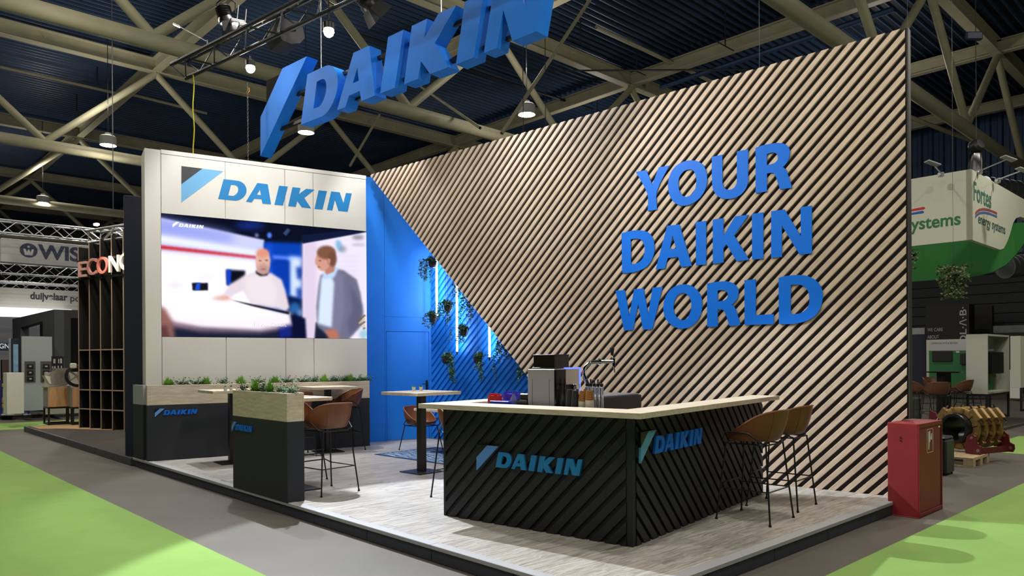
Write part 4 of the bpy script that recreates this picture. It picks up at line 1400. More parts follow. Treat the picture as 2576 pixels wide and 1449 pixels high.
# ================================================================ rug
m = bpy.data.materials.new('blue_persian_rug')
m.use_nodes = True
nt = m.node_tree
N, L = nt.nodes, nt.links
tc = N.new('ShaderNodeTexCoord')
vo = N.new('ShaderNodeTexVoronoi')
vo.inputs['Scale'].default_value = 9
L.new(tc.outputs['Object'], vo.inputs['Vector'])
wv = N.new('ShaderNodeTexWave')
wv.wave_type = 'RINGS'
wv.inputs['Scale'].default_value = 3.5
wv.inputs['Distortion'].default_value = 9
wv.inputs['Detail'].default_value = 4
L.new(tc.outputs['Object'], wv.inputs['Vector'])
mx = N.new('ShaderNodeMath')
mx.operation = 'MULTIPLY'
L.new(vo.outputs['Distance'], mx.inputs[0])
L.new(wv.outputs['Fac'], mx.inputs[1])
rp = N.new('ShaderNodeValToRGB')
rp.color_ramp.elements[0].position = .05
rp.color_ramp.elements[0].color = lin('a9bccd')
rp.color_ramp.elements[1].position = .22
rp.color_ramp.elements[1].color = lin('1f4a7c')
L.new(mx.outputs[0], rp.inputs[0])
L.new(rp.outputs[0], N['Principled BSDF'].inputs['Base Color'])
N['Principled BSDF'].inputs['Roughness'].default_value = .95
rg = thing('rug', 'blue and white patterned rug under the low table', 'rug', FR(-2.195, 11.984, -44.0, PZ))
MB().bbox(.05, 1.95, .05, 1.25, .0, .008, .003).build('rug_field', m, rg)
e = MB()
for (a, b_, c, d) in ((0, 2.0, 0, .05), (0, 2.0, 1.25, 1.3), (0, .05, .05, 1.25), (1.95, 2.0, .05, 1.25)):
    e.box(a, b_, c, d, 0, .0075)
e.build('border', mat('navy_wool', '1c3c66', .95, noise=.1), rg)

# ================================================================ plants
LEAF = mat('fresh_green_leaf', '6f9f3c', .5, spec=.4, noise=.25, nscale=8, rnd=.12)
LEAFD = mat('dark_green_leaf', '3d6640', .45, spec=.5, noise=.25, nscale=8, rnd=.15)
SUCC = mat('succulent_green', '7ba03f', .5, noise=.15)
SUCCD = mat('succulent_blue_green', '4d6b55', .5, noise=.15)
def fern_mb(rn, r=.125, h=.15, n=110):
    mb = MB()
    for i in range(n):
        a = rn.uniform(0, 6.283)
        el = rn.uniform(.35, 1.45)
        L1 = rn.uniform(.6, 1.0)
        d = Vector((math.cos(a) * math.cos(el) * r * L1 * 1.2, math.sin(a) * math.cos(el) * r * L1 * .8, math.sin(el) * h * L1))
        base = Vector((rn.uniform(-.025, .025), rn.uniform(-.015, .015), 0))
        side = Vector((-math.sin(a), math.cos(a), 0))
        for k in range(5):
            t = .3 + .7 * k / 4
            p = base + d * t + Vector((0, 0, -.25 * h * t * t * math.cos(el)))
            s_ = .021 * (1.15 - t)
            dd = d.normalized()
            tip = dd * .018
            for sg in (-1, 1):
                q = p + side * sg * s_ * 1.4 + tip
                mb.add([p, p + side * sg * s_ * .9 - dd * .004, q, p + dd * .012], [(0, 1, 2, 3)])
    return mb
def leafy_mb(rn, r=.14, h=.12, n=34, ls=.034):
    mb = MB()
    for i in range(n):
        a = rn.uniform(0, 6.283)
        el = rn.uniform(.15, 1.3)
        L1 = rn.uniform(.6, 1.1)
        p0 = Vector((rn.uniform(-.05, .05), rn.uniform(-.02, .02), 0))
        d = Vector((math.cos(a) * math.cos(el) * r * L1 * 1.25, math.sin(a) * math.cos(el) * r * .6 * L1, math.sin(el) * h * L1 * 1.2))
        mb.cyl(p0, p0 + d, .0014, .0008, n=4, cap=False)
        for k in range(7):
            t = .35 + .65 * k / 6
            p = p0 + d * t
            b = rn.uniform(0, 6.283)
            u = Vector((math.cos(b), math.sin(b), rn.uniform(-.3, .6))).normalized()
            v = u.cross(Vector((rn.uniform(-1, 1), rn.uniform(-1, 1), 1))).normalized()
            l = ls * rn.uniform(.7, 1.2)
            mb.add([p, p + u * l * .5 + v * l * .28, p + u * l, p + u * l * .5 - v * l * .28], [(0, 1, 2, 3)])
    return mb
rn = random.Random(11)
FERNS = [fern_mb(rn).mesh('fronds', LEAF) for _ in range(3)]
LEAFY = [leafy_mb(rn).mesh('foliage', LEAFD) for _ in range(4)]
def plant(kind, M, label, sc=1.0, group='artificial plants in the planters'):
    me_ = (FERNS if kind == 'fern' else LEAFY)[rn.randrange(3)]
    o = link('fern' if kind == 'fern' else 'leafy_plant', me_, None, M @ Matrix.Rotation(rn.uniform(-.3, .3), 4, 'Z') @ Matrix.Diagonal((sc, sc * .58, sc, 1)))
    return tag(o, label, 'plant', group)
row = [('fern', .32, 'bright fern at the outer end of the long planter'), ('leafy', .50, 'dark leafy plant beside the outermost fern'), ('leafy', .72, 'dark leafy plant between the first two ferns'),
       ('fern', .86, 'bright fern, second along the long planter from the outer end'), ('leafy', 1.12, 'dark trailing plant left of the first wall joint'), ('fern', 1.40, 'upright fern just past the table with succulents pots'),
       ('leafy', 1.66, 'dark leafy plant behind the free standing planter, outer one'), ('fern', 1.95, 'bright fern directly behind the free standing planter'), ('leafy', 2.15, 'dark leafy plant at the second wall joint'),
       ('leafy', 2.42, 'dark leafy plant between second and third wall joints'), ('leafy', 2.62, 'dark leafy plant under the third wall joint'), ('fern', 2.80, 'bright fern before the last stretch of the long planter'),
       ('leafy', 3.00, 'low leafy plant after the last open stretch'), ('leafy', 3.16, 'leafy plant next to the bushy fern near the blue wall'), ('fern', 3.27, 'bushy fern near the blue wall'),
       ('leafy', 3.42, 'leafy plant close to the blue wall'), ('leafy', 3.56, 'trailing plant spilling over the end by the blue wall')]
for kd, x, lb in row:
    plant(kd, PLF @ T(x, .085, 1.285), lb.replace(' left of', ' before'), 1.0 if kd == 'fern' else .95)
row = [('leafy', -1.33, .90, 'dark leafy plant at the outer end of the free standing planter'), ('fern', -1.00, 1.15, 'large bright fern on the free standing planter, nearer the table'), ('fern', -.62, 1.20, 'large bright fern in the middle of the free standing planter'),
       ('leafy', -.80, 1.0, 'leafy sprigs between the two large ferns'), ('leafy', -.36, 1.0, 'leafy plant beside the middle fern'), ('leafy', -.10, 1.0, 'glossy leafy plant at the bar end of the free standing planter')]
for kd, x, s_, lb in row:
    plant(kd, P2 @ T(x, .10, 1.29), lb, s_)

def succulent(M, label, m_, spiky, group):
    r = thing('potted_succulent', label, 'potted plant', M, group)
    MB().lathe([(0, 0), (.021, 0), (.027, .055), (.024, .055), (.022, .045), (0, .045)], 18).build('pot', WPAINT, r)
    b = MB()
    for ring_, (nn, el, l) in enumerate(((9, .25, .030), (8, .7, .030), (6, 1.15, .028))):
        for i in range(nn):
            a = 6.283 * i / nn + ring_ * .3
            d = Vector((math.cos(a) * math.cos(el), math.sin(a) * math.cos(el), math.sin(el))) * l * (1.25 if spiky else 1)
            s_ = Vector((-math.sin(a), math.cos(a), 0)) * (.004 if spiky else .008)
            p = Vector((0, 0, .05))
            up = Vector((0, 0, .005))
            b.add([p - s_ * .5, p + d * .55 - s_, p + d, p + d * .55 + s_, p + s_ * .5, p + d * .5 + up], [(0, 1, 5), (1, 2, 5), (2, 3, 5), (3, 4, 5), (0, 5, 4), (0, 4, 3, 2, 1)])
    b.build('leaves', m_, r)
tz = PZ + 1.10
def on_table(px, py):
    p = on_z(px, py, tz)
    return T(p.x, p.y, tz)
succulent(on_table(1041, 983.5), 'white pot with round light green succulent beside the spiky one', SUCC, False, 'small potted succulents')
succulent(on_table(1059, 983), 'white pot with spiky dark succulent on the table by the blue wall', SUCCD, True, 'small potted succulents')
succulent(on_table(567, 983), 'white pot with green succulent on the table near the white wall', SUCC, False, 'small potted succulents')
succulent(on_table(581.5, 982.5), 'white pot with blue green succulent touching the hidden planter side', SUCCD, True, 'small potted succulents')

# hanging pots in the recess
def vine_mb(rn, n=14, length=.55, side=-1, spread=.16):
    mb = MB()
    for i in range(n + 6):
        a = rn.uniform(0, 6.283)
        if i < n:
            ox = side * abs(rn.gauss(.06, .05))
        else:
            ox = rn.uniform(-.07, .07)
        oy = rn.uniform(-.06, .06)
        L1 = length * rn.uniform(.35, 1.0) if i < n else .05
        p = Vector((ox * .5, oy * .5, .02))
        path = [p]
        out = Vector((ox, oy, 0))
        steps = int(L1 / .03) + 3
        for k in range(steps):
            t = k / steps
            if k < 3:
                p = p + out * .35 + Vector((0, 0, .016 - .012 * k))
            else:
                p = p + Vector((rn.uniform(-.006, .006) + ox * .04, rn.uniform(-.004, .004), -.032))
            path.append(p)
        mb.tube(path, .0012, 4)
        for q in path:
            for _ in range(3):
                b = rn.uniform(0, 6.283)
                u = Vector((math.cos(b), math.sin(b), rn.uniform(-.7, .3))).normalized()
                v = u.cross(Vector((rn.uniform(-1, 1), rn.uniform(-1, 1), .4))).normalized()
                l = .042 * rn.uniform(.7, 1.3)
                mb.add([q, q + u * l * .5 + v * l * .36, q + u * l, q + u * l * .5 - v * l * .32], [(0, 1, 2, 3)])
    for i in range(110):   # bushy crown
        a, rr_ = rn.uniform(0, 6.283), .066 * math.sqrt(rn.random())
        q = Vector((rr_ * math.cos(a) + side * .045, rr_ * math.sin(a), rn.uniform(.0, .085)))
        b = rn.uniform(0, 6.283)
        u = Vector((math.cos(b), math.sin(b), rn.uniform(-.3, .8))).normalized()
        v = u.cross(Vector((rn.uniform(-1, 1), rn.uniform(-1, 1), .4))).normalized()
        l = .042 * rn.uniform(.7, 1.2)
        mb.add([q, q + u * l * .5 + v * l * .32, q + u * l, q + u * l * .5 - v * l * .32], [(0, 1, 2, 3)])
    return mb
POTM = mat('gunmetal_pot', '35353a', .3, metal=.5)
YN = .76
NP = Plane(SL @ Vector((0, YN, 0)), -39.67)
def hanging_plant(px, py, side, length, label, ring=True):
    x, z = NP.uv(px, py)
    r = thing('hanging_plant', label, 'hanging plant', SL @ T(x, YN, z), 'hanging pots with trailing vines')
    MB().lathe([(0, -.085), (.045, -.075), (.068, -.045), (.076, 0), (.076, .055), (.071, .055), (.068, .03), (0, .03)], 22).build('pot', POTM, r)
    o = vine_mb(rn, 9, length, side).build('vines', LEAFD, r, T(0, 0, .045))
    if ring:
        pts = [(-.085, 0, .03)] + [(-.085 * math.cos(t), 0, .14 + .085 * math.sin(t)) for t in np.linspace(0, math.pi, 13)] + [(.085, 0, .03)]
        MB().tube(pts, .003, 6).build('hanger', BLKST, r)
        c = MB()
        ztop_ = 4.35 - z
        k = 0
        zz_ = .225
        while zz_ < ztop_:
            zn = min(zz_ + .12, ztop_)
            c.cyl((0, 0, zz_), (0, 0, zn), .002, n=5, cap=False)
            c.add([(-.006, 0, zz_), (0, .002, zz_ + .012), (.006, 0, zz_), (0, -.002, zz_ - .012)], [(0, 1, 2, 3)])
            zz_ = zn
        c.build('chain', BLKST, r)
for a in ((1088, 663, -1, .42, 'highest hanging pot, partly tucked behind the slatted wall'),
          (1090, 800, -1, .26, 'hanging pot beside the lower end of the tallest light tube'),
          (1127, 772, -1, .42, 'hanging pot between the first and second light tubes'),
          (1167, 834, -1, .36, 'hanging pot in front of the second light tube'),
          (1122, 905, 1, .48, 'lowest hanging pot above the table with succulents'),
          (1202, 905, 1, .44, 'hanging pot under a wide hoop beside the third light tube'),
          (1197, 752, -1, .50, 'trailing vine with pot hidden behind the slatted wall, upper one'),
          (1277, 862, -1, .40, 'trailing vine with pot hidden behind the slatted wall, middle one'),
          (1325, 925, -1, .34, 'trailing vine beside the coffee machine, pot behind the slatted wall'),
          (1168, 718, -1, .32, 'small vine peeking out beside the top of the second light tube')):
    hanging_plant(*a)
# vertical light tubes
YT = YB - .14
NT = Plane(SL @ Vector((0, YT, 0)), -39.67)
TUBE = glow('white_tube_glow', 'f2f6ff', 30)
for (px, y0, y1, lb) in ((1099, 655, 795, 'longest vertical light tube, closest to the blue door'), (1150, 715, 884, 'vertical light tube in the middle of the recess'), (1231.5, 800, 898, 'vertical light tube nearest the bar')):
    x, zb_ = NT.uv(px, y1)
    zt_ = NT.uv(px, y0)[1]
    r = thing('light_tube', lb, 'lamp', SL @ T(x, YT, zb_), 'vertical light tubes in the recess')
    MB().cyl((0, 0, 0), (0, 0, zt_ - zb_ + .25), .018, n=14).build('tube', TUBE, r)
    MB().cyl((0, 0, -.06), (0, 0, 0), .016, n=12).cyl((0, 0, -.075), (0, 0, -.06), .006, n=8).build('end_cap', ALUD, r)
    MB().cyl((0, 0, zt_ - zb_ + .25), (0, 0, 4.35 - zb_), .002, n=5).build('suspension_wire', BLKST, r)

# ================================================================ hanging three dimensional sign
SG = FR(0.2886, 9.1, -41.92)                # front face plane of the sign, x from -4.94 (emblem) to +.2
SGW, SGX, SGZ, SGD = 6.682, -6.40, 6.776, .22
DKBLUE = mat('black_sign_panel', '0e0e10', .9, spec=.1)
NAMES = {'B': 'black upper corner panel', 'S': 'slanted stripe emblem', 'D': 'letter D', 'A': 'letter A', 'I': 'first letter I', 'K': 'letter K', 'J': 'second letter I', 'N': 'letter N'}
sign = thing('hanging_sign', 'huge blue three dimensional lettering hanging on cables above the stand', 'hanging sign', SG @ T(SGX, 0, SGZ))
for key, loops in LOGO.items():
    lps = [smooth_loop([(p[0] * SGW, p[1] * SGW) for p in lp]) if key == 'D' else [(p[0] * SGW, p[1] * SGW) for p in lp] for lp in loops]
    if key == 'B':
        MB().prism(lps, .12, SGD - .01).build('emblem_corner', DKBLUE, sign)
        continue
    MB().prism(lps, 0, SGD).build('emblem_stripe' if key == 'S' else 'letter', SIGNB, sign)
MB().box(.10 * SGW, .985 * SGW, SGD - .09, SGD - .04, -.075 * SGW, -.067 * SGW).build('upper_rail', BLKST, sign)
MB().box(.03 * SGW, .96 * SGW, SGD - .09, SGD - .04, -.148 * SGW, -.140 * SGW).build('lower_rail', BLKST, sign)
for xx in (.262, .70, .93):
    c = MB()
    z0 = -.046 * SGW
    c.tube([(xx * SGW + .02 * math.cos(t), SGD / 2, z0 + .03 + .02 * math.sin(t)) for t in np.linspace(0, 2 * math.pi, 13)[:-1]], .005, 6, True)
    c.cyl((xx * SGW - .006, SGD / 2, z0 + .05), (xx * SGW - .012, SGD / 2, 6.2), .0035, n=5)
    c.cyl((xx * SGW + .006, SGD / 2, z0 + .05), (xx * SGW + .03, SGD / 2, 6.2), .0035, n=5)
    c.build('suspension_cable', ALU, sign)

# ================================================================ lattice trusses
def truss(name, p0, p1, w, m_, label, cat='lighting truss', seg=.5, tri=False, roll=0.0, r_=.024, group=None, thin=.010):
    p0, p1 = Vector(p0), Vector(p1)
    x = (p1 - p0).normalized()
    y = Vector((0, 0, 1)).cross(x).normalized()
    z = x.cross(y)
    root = thing(name, label, cat, None, group)
    L1 = (p1 - p0).length
    h = w / 2
    if tri:
        offs = [(-h, h * .8), (h, h * .8), (0, -h * .95)]
    else:
        offs = [(-h, -h), (h, -h), (h, h), (-h, h)]
    offs = [(a * math.cos(roll) - b * math.sin(roll), a * math.sin(roll) + b * math.cos(roll)) for a, b in offs]
    def P(t, i):
        return p0 + x * t + y * offs[i][0] + z * offs[i][1]
    for i in range(len(offs)):
        MB().cyl(P(0, i), P(L1, i), r_, n=9).build('chord', m_, root)
    c = MB()
    n_ = max(2, int(L1 / seg))
    k = len(offs)
    for s_ in range(n_):
        t0, t1 = L1 * s_ / n_, L1 * (s_ + 1) / n_
        for i in range(k):
            j = (i + 1) % k
            a, b = (i, j) if s_ % 2 == 0 else (j, i)
            c.cyl(P(t0, a), P(t1, b), thin, n=5, cap=False)
    for i in range(k):
        c.cyl(P(0, i), P(0, (i + 1) % k), thin, n=5, cap=False)
        c.cyl(P(L1, i), P(L1, (i + 1) % k), thin, n=5, cap=False)
    c.build('lattice', m_, root)
    return root
TZ = 6.70
tA = on_z(458, 176, TZ)
tB = on_z(842, -12, TZ)
tD = (tB - tA).normalized()
truss('lighting_truss', tA, tA + tD * 9.6, .30, ALUD, 'black triangular lighting truss hanging over the stand', tri=True, roll=.5, r_=.034, seg=.44, thin=.013)
def chain(p, z1, r_, m_, label, link_=.035, cat='chain'):
    c = MB()
    n_ = int((z1 - p[2]) / link_)
    for i in range(n_):
        z = p[2] + i * link_
        a = (i % 2) * math.pi / 2
        pts = [(p[0] + math.cos(a) * r_ * math.cos(t), p[1] + math.sin(a) * r_ * math.cos(t), z + link_ / 2 + link_ * .62 * math.sin(t)) for t in np.linspace(0, 2 * math.pi, 9)[:-1]]
        c.tube(pts, r_ * .28, 4, True)
    return tag(c.build('hoist_chain', m_), label, cat)
HC = mat('steel_chain', '7d7a72', .35, metal=.8)
a = at(624, 400, 13.35)
chain((a.x, a.y, 4.4), 6.62, .011, HC, 'steel chain hanging slack below the lighting truss')
# ratchet hook above the chain
hk = thing('hoist_hook', 'golden hoist hook under the lighting truss', 'hook', T(a.x, a.y, 6.50))
MB().tube([(0, 0, .12), (.03, 0, .10), (.032, 0, .04), (0, 0, .01), (-.025, 0, .03)], .008, 7).build('hook', mat('brass_hook', 'c08a2a', .3, metal=.8), hk)
MB().cyl((0, 0, .12), (0, 0, .22), .006, n=7).build('shackle', CHROME, hk)
p = on_z(486, 188, TZ - .14)
cab = [(p.x + .012 * math.sin(k * 1.3), p.y, p.z - (p.z - 4.4) * k / 14) for k in range(15)]
tag(MB().tube(cab, .011, 6).build('power_cable', mat('yellow_cable', 'c7c21e', .5)), 'yellow power cable dropping from the truss end to the white wall', 'cable')

def fresnel(pos, aim, label, k=1.0, on=False):
    """theatre spotlight: body, yoke, clamp, lens and four barn doors"""
    q = Vector(aim).normalized().to_track_quat('-Z', 'Y').to_matrix().to_4x4()
    r = thing('stage_spotlight', label, 'spotlight', Matrix.Translation(pos) @ Matrix.Scale(1.25, 4), 'stage spotlights on the truss')
    b = MB().lathe([(0, .20), (.05, .20), (.085, .17), (.09, .02), (.105, .0), (.105, -.05), (.095, -.05), (.09, -.01), (0, -.01)], 20)
    for i in range(6):
        b.lathe([(.092, .04 + .022 * i), (.099, .045 + .022 * i), (.092, .05 + .022 * i)], 20)
    b.build('lamp_body', BLKST, r, q)
    MB().lathe([(0, -.03), (.088, -.03), (.088, -.036), (0, -.036)], 20).build('lens', glow('lens_glow', 'd9e6ff', 3.0 if on else 1.2), r, q)
    MB().tube([(-.12, 0, .08), (-.125, 0, .22), (-.06, 0, .27), (.06, 0, .27), (.125, 0, .22), (.12, 0, .08)], .009, 6).build('yoke', BLKST, r)
    MB().box(-.02, .02, -.025, .025, .27, .40).build('clamp', ALU, r)
    for i in range(4):
        M = q @ Matrix.Rotation(R(90 * i), 4, 'Z')
        MB().add([(-.075, .10, -.05), (.075, .10, -.05), (.095, .155, -.20), (-.095, .155, -.20), (-.075, .104, -.05), (.075, .104, -.05), (.095, .159, -.20), (-.095, .159, -.20)],
                 [(0, 1, 2, 3), (4, 5, 6, 7), (0, 1, 5, 4), (1, 2, 6, 5), (2, 3, 7, 6), (3, 0, 4, 7)]).build('barn_door', BLKST, r, M)
    return r
f1 = at(569, 50, 12.2)
fresnel((f1.x, f1.y, f1.z), (.25, .1, -1), 'black stage spotlight with barn doors near the truss end', on=True)
f2 = at(925, 8, 10.4)
fresnel((f2.x, f2.y, f2.z), (.75, .5, -.75), 'black stage spotlight with barn doors above the letter A', on=True)
def led_flood(pos, label, ang):
    r = thing('flood_lamp', label, 'flood lamp', Matrix.Translation(pos) @ Matrix.Rotation(R(ang), 4, 'Z') @ Matrix.Scale(1.25, 4), 'flood lamps on the truss')
    MB().bbox(-.09, .09, -.07, .07, 0, .05, .01).build('housing', ALU, r)
    MB().lathe([(0, -.004), (.062, -.004), (.062, .0), (0, .0)], 16).build('lamp_face', glow('flood_glow', 'fff6e6', 14), r)
    MB().cyl((0, 0, .05), (.02, 0, .26), .008, n=7).build('arm', ALU, r)
for px, py, lb in ((596, 62, 'small glowing flood lamp beside the stage spotlight'), (616, 72, 'brighter flood lamp on the truss next to the spotlight')):
    p = at(px, py, 12.1)
    led_flood(p, lb, 30)
for px, py, Y, lb in ((630, 172, 12.3, 'glaring round lamp beside the hoist chain under the truss'), (827, 80, 10.35, 'glaring round lamp behind the suspension cable of letter D')):
    p = at(px, py, Y)
    r = thing('glaring_lamp', lb, 'lamp', Matrix.Translation(p), 'glaring lamps of the stand')
    MB().lathe([(0, -.075), (.03, -.07), (.06, -.045), (.075, 0), (.07, .03), (0, .04)], 18).build('bulb', glow('bare_lamp_glow', 'fff8ee', 60), r)
    MB().lathe([(.07, .03), (.08, .035), (.08, .12), (.03, .15), (0, .15)], 16).build('socket', BLKST, r)
    MB().cyl((0, 0, .15), (0, 0, TZ + .05 - p.z), .012, n=7).build('stem', BLKST, r)
r = thing('arm_lamp', 'slim arm lamp reaching out from the truss end', 'lamp', Matrix.Translation(at(521, 104, 12.25)))
p1 = at(450, 66, 12.8) - at(521, 104, 12.25)
MB().cyl((0, 0, 0), p1, .007, n=7).cyl((0, 0, -.06), (0, 0, .02), .014, n=8).build('arm', ALU, r)
MB().bbox(-.10, .02, -.03, .03, -.012, .012, .005).build('lamp_head', mat('white_head', 'c9c9c6', .4), r, Matrix.Translation(p1) @ Matrix.Rotation(R(24), 4, 'Y'))
MB().box(-.095, .015, -.025, .025, -.016, -.0125).build('light_strip', glow('flood_glow', 'fff6e6', 14), r, Matrix.Translation(p1) @ Matrix.Rotation(R(24), 4, 'Y'))
sp_ = at(718, 96, 11.4)
r = thing('loudspeaker', 'dark wedge shaped loudspeaker hanging under the truss', 'loudspeaker', Matrix.Translation(sp_) @ Matrix.Rotation(R(38), 4, 'Z') @ Matrix.Scale(1.25, 4))
prof = [(-.14, .14), (.13, .16), (.17, -.02), (.11, -.10), (0, -.135), (-.11, -.12), (-.17, -.05)]
MB().prism([prof], -.19, .19).build('cabinet', mat('dark_speaker_grille', '242427', .7, noise=.2, nscale=200), r)
for s_ in (-1, 1):
    MB().prism([prof], s_ * .19 - .008, s_ * .19 + .008).build('side_cheek', mat('grey_cheek', '58585b', .5), r)
MB().cyl((0, 0, .14), (0, 0, .34), .012, n=8).build('bracket', BLKST, r)
MB().cyl((-.06, -.205, .0), (.05, -.205, .04), .012, n=7).build('hand_bolt', BLKST, r)
# sprinkler drops and hangers under the deck
DROPS = [(1824, 30, 116), (1602, 128, 180), (245, 178, 212), (193, 245, 280), (1205, 78, 150), (1130, 140, 170), (580, 150, 178), (1330, 205, 262), (1460, 62, 110), (640, 214, 250)]
for i, (px, y0, y1) in enumerate(DROPS):
    p = on_z(px, y0, 13.4)
    zb = at(px, y1, p.y).z
    c = MB().cyl((p.x, p.y, 13.55), (p.x, p.y, zb), .022, n=6)
    d = hd * .55
    c.cyl((p.x - d.x, p.y - d.y, zb), (p.x + d.x, p.y + d.y, zb), .022, n=6)
    tag(c.build('sprinkler_drop', DARKP), 'thin dark T shaped sprinkler drop under the roof deck, ' + ['above the upper slats', 'over the roof beam end', 'far over the neighbouring stand', 'over the diagonal tube of the neighbouring stand', 'behind the letter K', 'beneath the letter K',
        'behind the black spotlight', 'next to the brace rod', 'beside the letter N', 'between spotlight and emblem'][i], 'pipe', 'sprinkler drops', 'structure')
# drop cables
for i, (px, py, Y, z1) in enumerate(((1316, 250, 19, 13), (1372, 250, 19, 13), (283, 250, 17, 13))):
    a = at(px, py, Y)
    tag(MB().cyl((a.x, a.y, a.z - (.9 if i < 2 else 2.6)), (a.x, a.y, z1), .010, n=5, cap=False).build('drop_wire', DARKP),
        ['thin dark drop wire beside the brace rod above the slats', 'second thin drop wire beside the high bay lamp above the slats', 'thin dark drop wire over the neighbouring stand'][i], 'wire', 'thin drop wires')
a = at(1910, 100, 15)
tag(MB().cyl((a.x, a.y, 5.2), (a.x, a.y, 13.2), .006, n=5).build('drop_wire', DARKP), 'thin drop wire in front of the roof beam above the slats', 'wire', 'thin drop wires')
# moving head light with rain cover and its chain, beyond the wall
mh = at(2456, 368, 17.8)
r = thing('moving_head_lamp', 'black moving head lamp with draped cover above the white fascia', 'lamp', Matrix.Translation(mh))
MB().lathe([(0, -.12), (.13, -.12), (.17, -.06), (.17, .06), (.12, .12), (0, .13)], 20).build('head', BLKST, r, Matrix.Rotation(R(70), 4, 'X') @ Matrix.Rotation(R(20), 4, 'Y'))
b = MB()
n_ = 16
vs = []
for j, (rr, z) in enumerate(((.08, -.14), (.14, -.20), (.17, -.40), (.19, -.66))):
    for i in range(n_):
        t = 2 * math.pi * i / n_
        k = 1 + .14 * math.sin(5 * t + j)
        vs.append((rr * k * math.cos(t), rr * k * math.sin(t) * .7, z))
b.add(vs, [(j * n_ + i, j * n_ + (i + 1) % n_, (j + 1) * n_ + (i + 1) % n_, (j + 1) * n_ + i) for j in range(3) for i in range(n_)], True)
b.build('rain_cover', mat('black_plastic_sheet', '101013', .3, noise=.2), r)
MB().cyl((0, 0, .15), (0, 0, 13.2 - mh.z), .008, n=6).build('chain', DARKP, r)
MB().bbox(-.25, .15, -.06, .06, 2.55, 2.75, .03).build('hoist_clamp', mat('blue_black_clamp', '1d2a4a', .5), r)

# ================================================================ neighbouring stand with dark rack
nb_ = thing('dark_stand_platform', 'dark carpeted platform with grey metal edge next to the stand', 'platform')
MB().box(.03, 3.4, 9.87, 18.2, 0, .115).build('deck', mat('dark_brown_carpet', '3c3733', .9, noise=.12, nscale=12), nb_, ST)
for k in range(4):
    y0, y1 = 9.86 + k * 2.09, 9.86 + (k + 1) * 2.09 - .02
    MB().bbox(-.03, .03, y0, y1, .0, .125, .004).build('edge_board', mat('gunmetal_edge', '4c4d55', .45, metal=.3), nb_, ST)
MB().bbox(.03, 3.4, 18.2, 18.25, 0, .12, .004).build('edge_board', mat('gunmetal_edge', '4c4d55', .45, metal=.3), nb_, ST)
MB().zprism([(.5, 16.9), (1.5, 15.1), (3.3, 15.1), (3.3, 18.15), (.1, 18.15), (.1, 17.2)], .115, .121).build('oak_inlay', mat('warm_oak_floor', 'a68660', .6, noise=.15, nscale=8), nb_, ST)
RK = FR(-10.205, 17.512, -30.6, .121)
r = thing('tall_rack', 'tall black rack with plywood uprights and four shelves', 'rack', RK)
PLY = mat('plywood_edge_strip', 'a98f79', .6, noise=.1)
DIN = mat('rack_black', '15120f', .75, noise=.15)
HT = 4.28
for k in range(5):
    x = .447 * k
    up_ = MB().bbox(x - .012, x + .012, .008, .45, 0, HT + .06 * k, .002).build('upright', DIN, r)
    MB().bbox(x - .014, x + .014, .0, .0075, 0, HT + .06 * k, .001).build('edge_strip', PLY, up_)
for k in range(4):
    x = .447 * k
    MB().box(x + .012, x + .435, .43, .45, 0, HT - .06 + .06 * k).build('back_panel', DIN, r)
    for z in (.45, .90, 1.365, 1.835):
        sh_ = MB().bbox(x + .0145, x + .432, .014, .43, z - .012, z + .012, .002).build('shelf', DIN, r)
        MB().bbox(x + .0145, x + .432, .006, .0135, z - .013, z + .013, .001).build('edge_strip', PLY, sh_)
MB().box(1.81, 2.6, .42, .45, 0, HT + .2).build('back_panel', DIN, r)
MB().bbox(.01, 2.6, -.035, -.012, 3.90, 3.95, .002).bbox(.01, 2.6, -.035, -.012, 3.48, 3.53, .002).build('letter_rail', BLKST, r)
pinks = ['d9a79f', 'cf9088', 'd97f74', 'f3e6dc', 'f7efe6']
KP = Plane(RK @ Vector((0, 0, 0)), -30.6)
for ch, px0, px1, py0, py1, c in (('E', 205, 224.5, 698, 656, 0), ('C', 227, 250, 693, 648, 1), ('O', 252, 279, 690, 644, 2), ('N', 282, 307, 686, 640, 3), ('O', 309, 340, 681, 633, 4)):
    u0, z0 = KP.uv(px0, py0)
    u1, z1 = KP.uv(px1, py1)
    mb = text_mb(ch, z1 - z0, .05, .01)
    k = (u1 - u0) / mb.width
    mb.v = [(v[0] * k, v[1], v[2]) for v in mb.v]
    o = mb.build('sign_letter', mat('letter_' + pinks[c], pinks[c], .5), r, T(u0, -.036, z0 - .121))
rk_l = lamp('rack_spot_light', 'SPOT', RK @ Vector((1.55, -.7, 4.4)), 60, (1, .87, .68), .04, RK @ Vector((1.5, .1, 3.0)), 90, .8)
o = MB().bbox(-.06, .06, -.04, .04, 0, .05, .01).lathe([(0, -.006), (.035, -.006), (.035, 0), (0, 0)], 12).build('rack_lamp', glow('flood_glow', 'fff6e6', 14), None, RK @ T(1.28, -.30, 4.62))
tag(o, 'small blazing lamp on the silver truss above the pink letters', 'lamp')
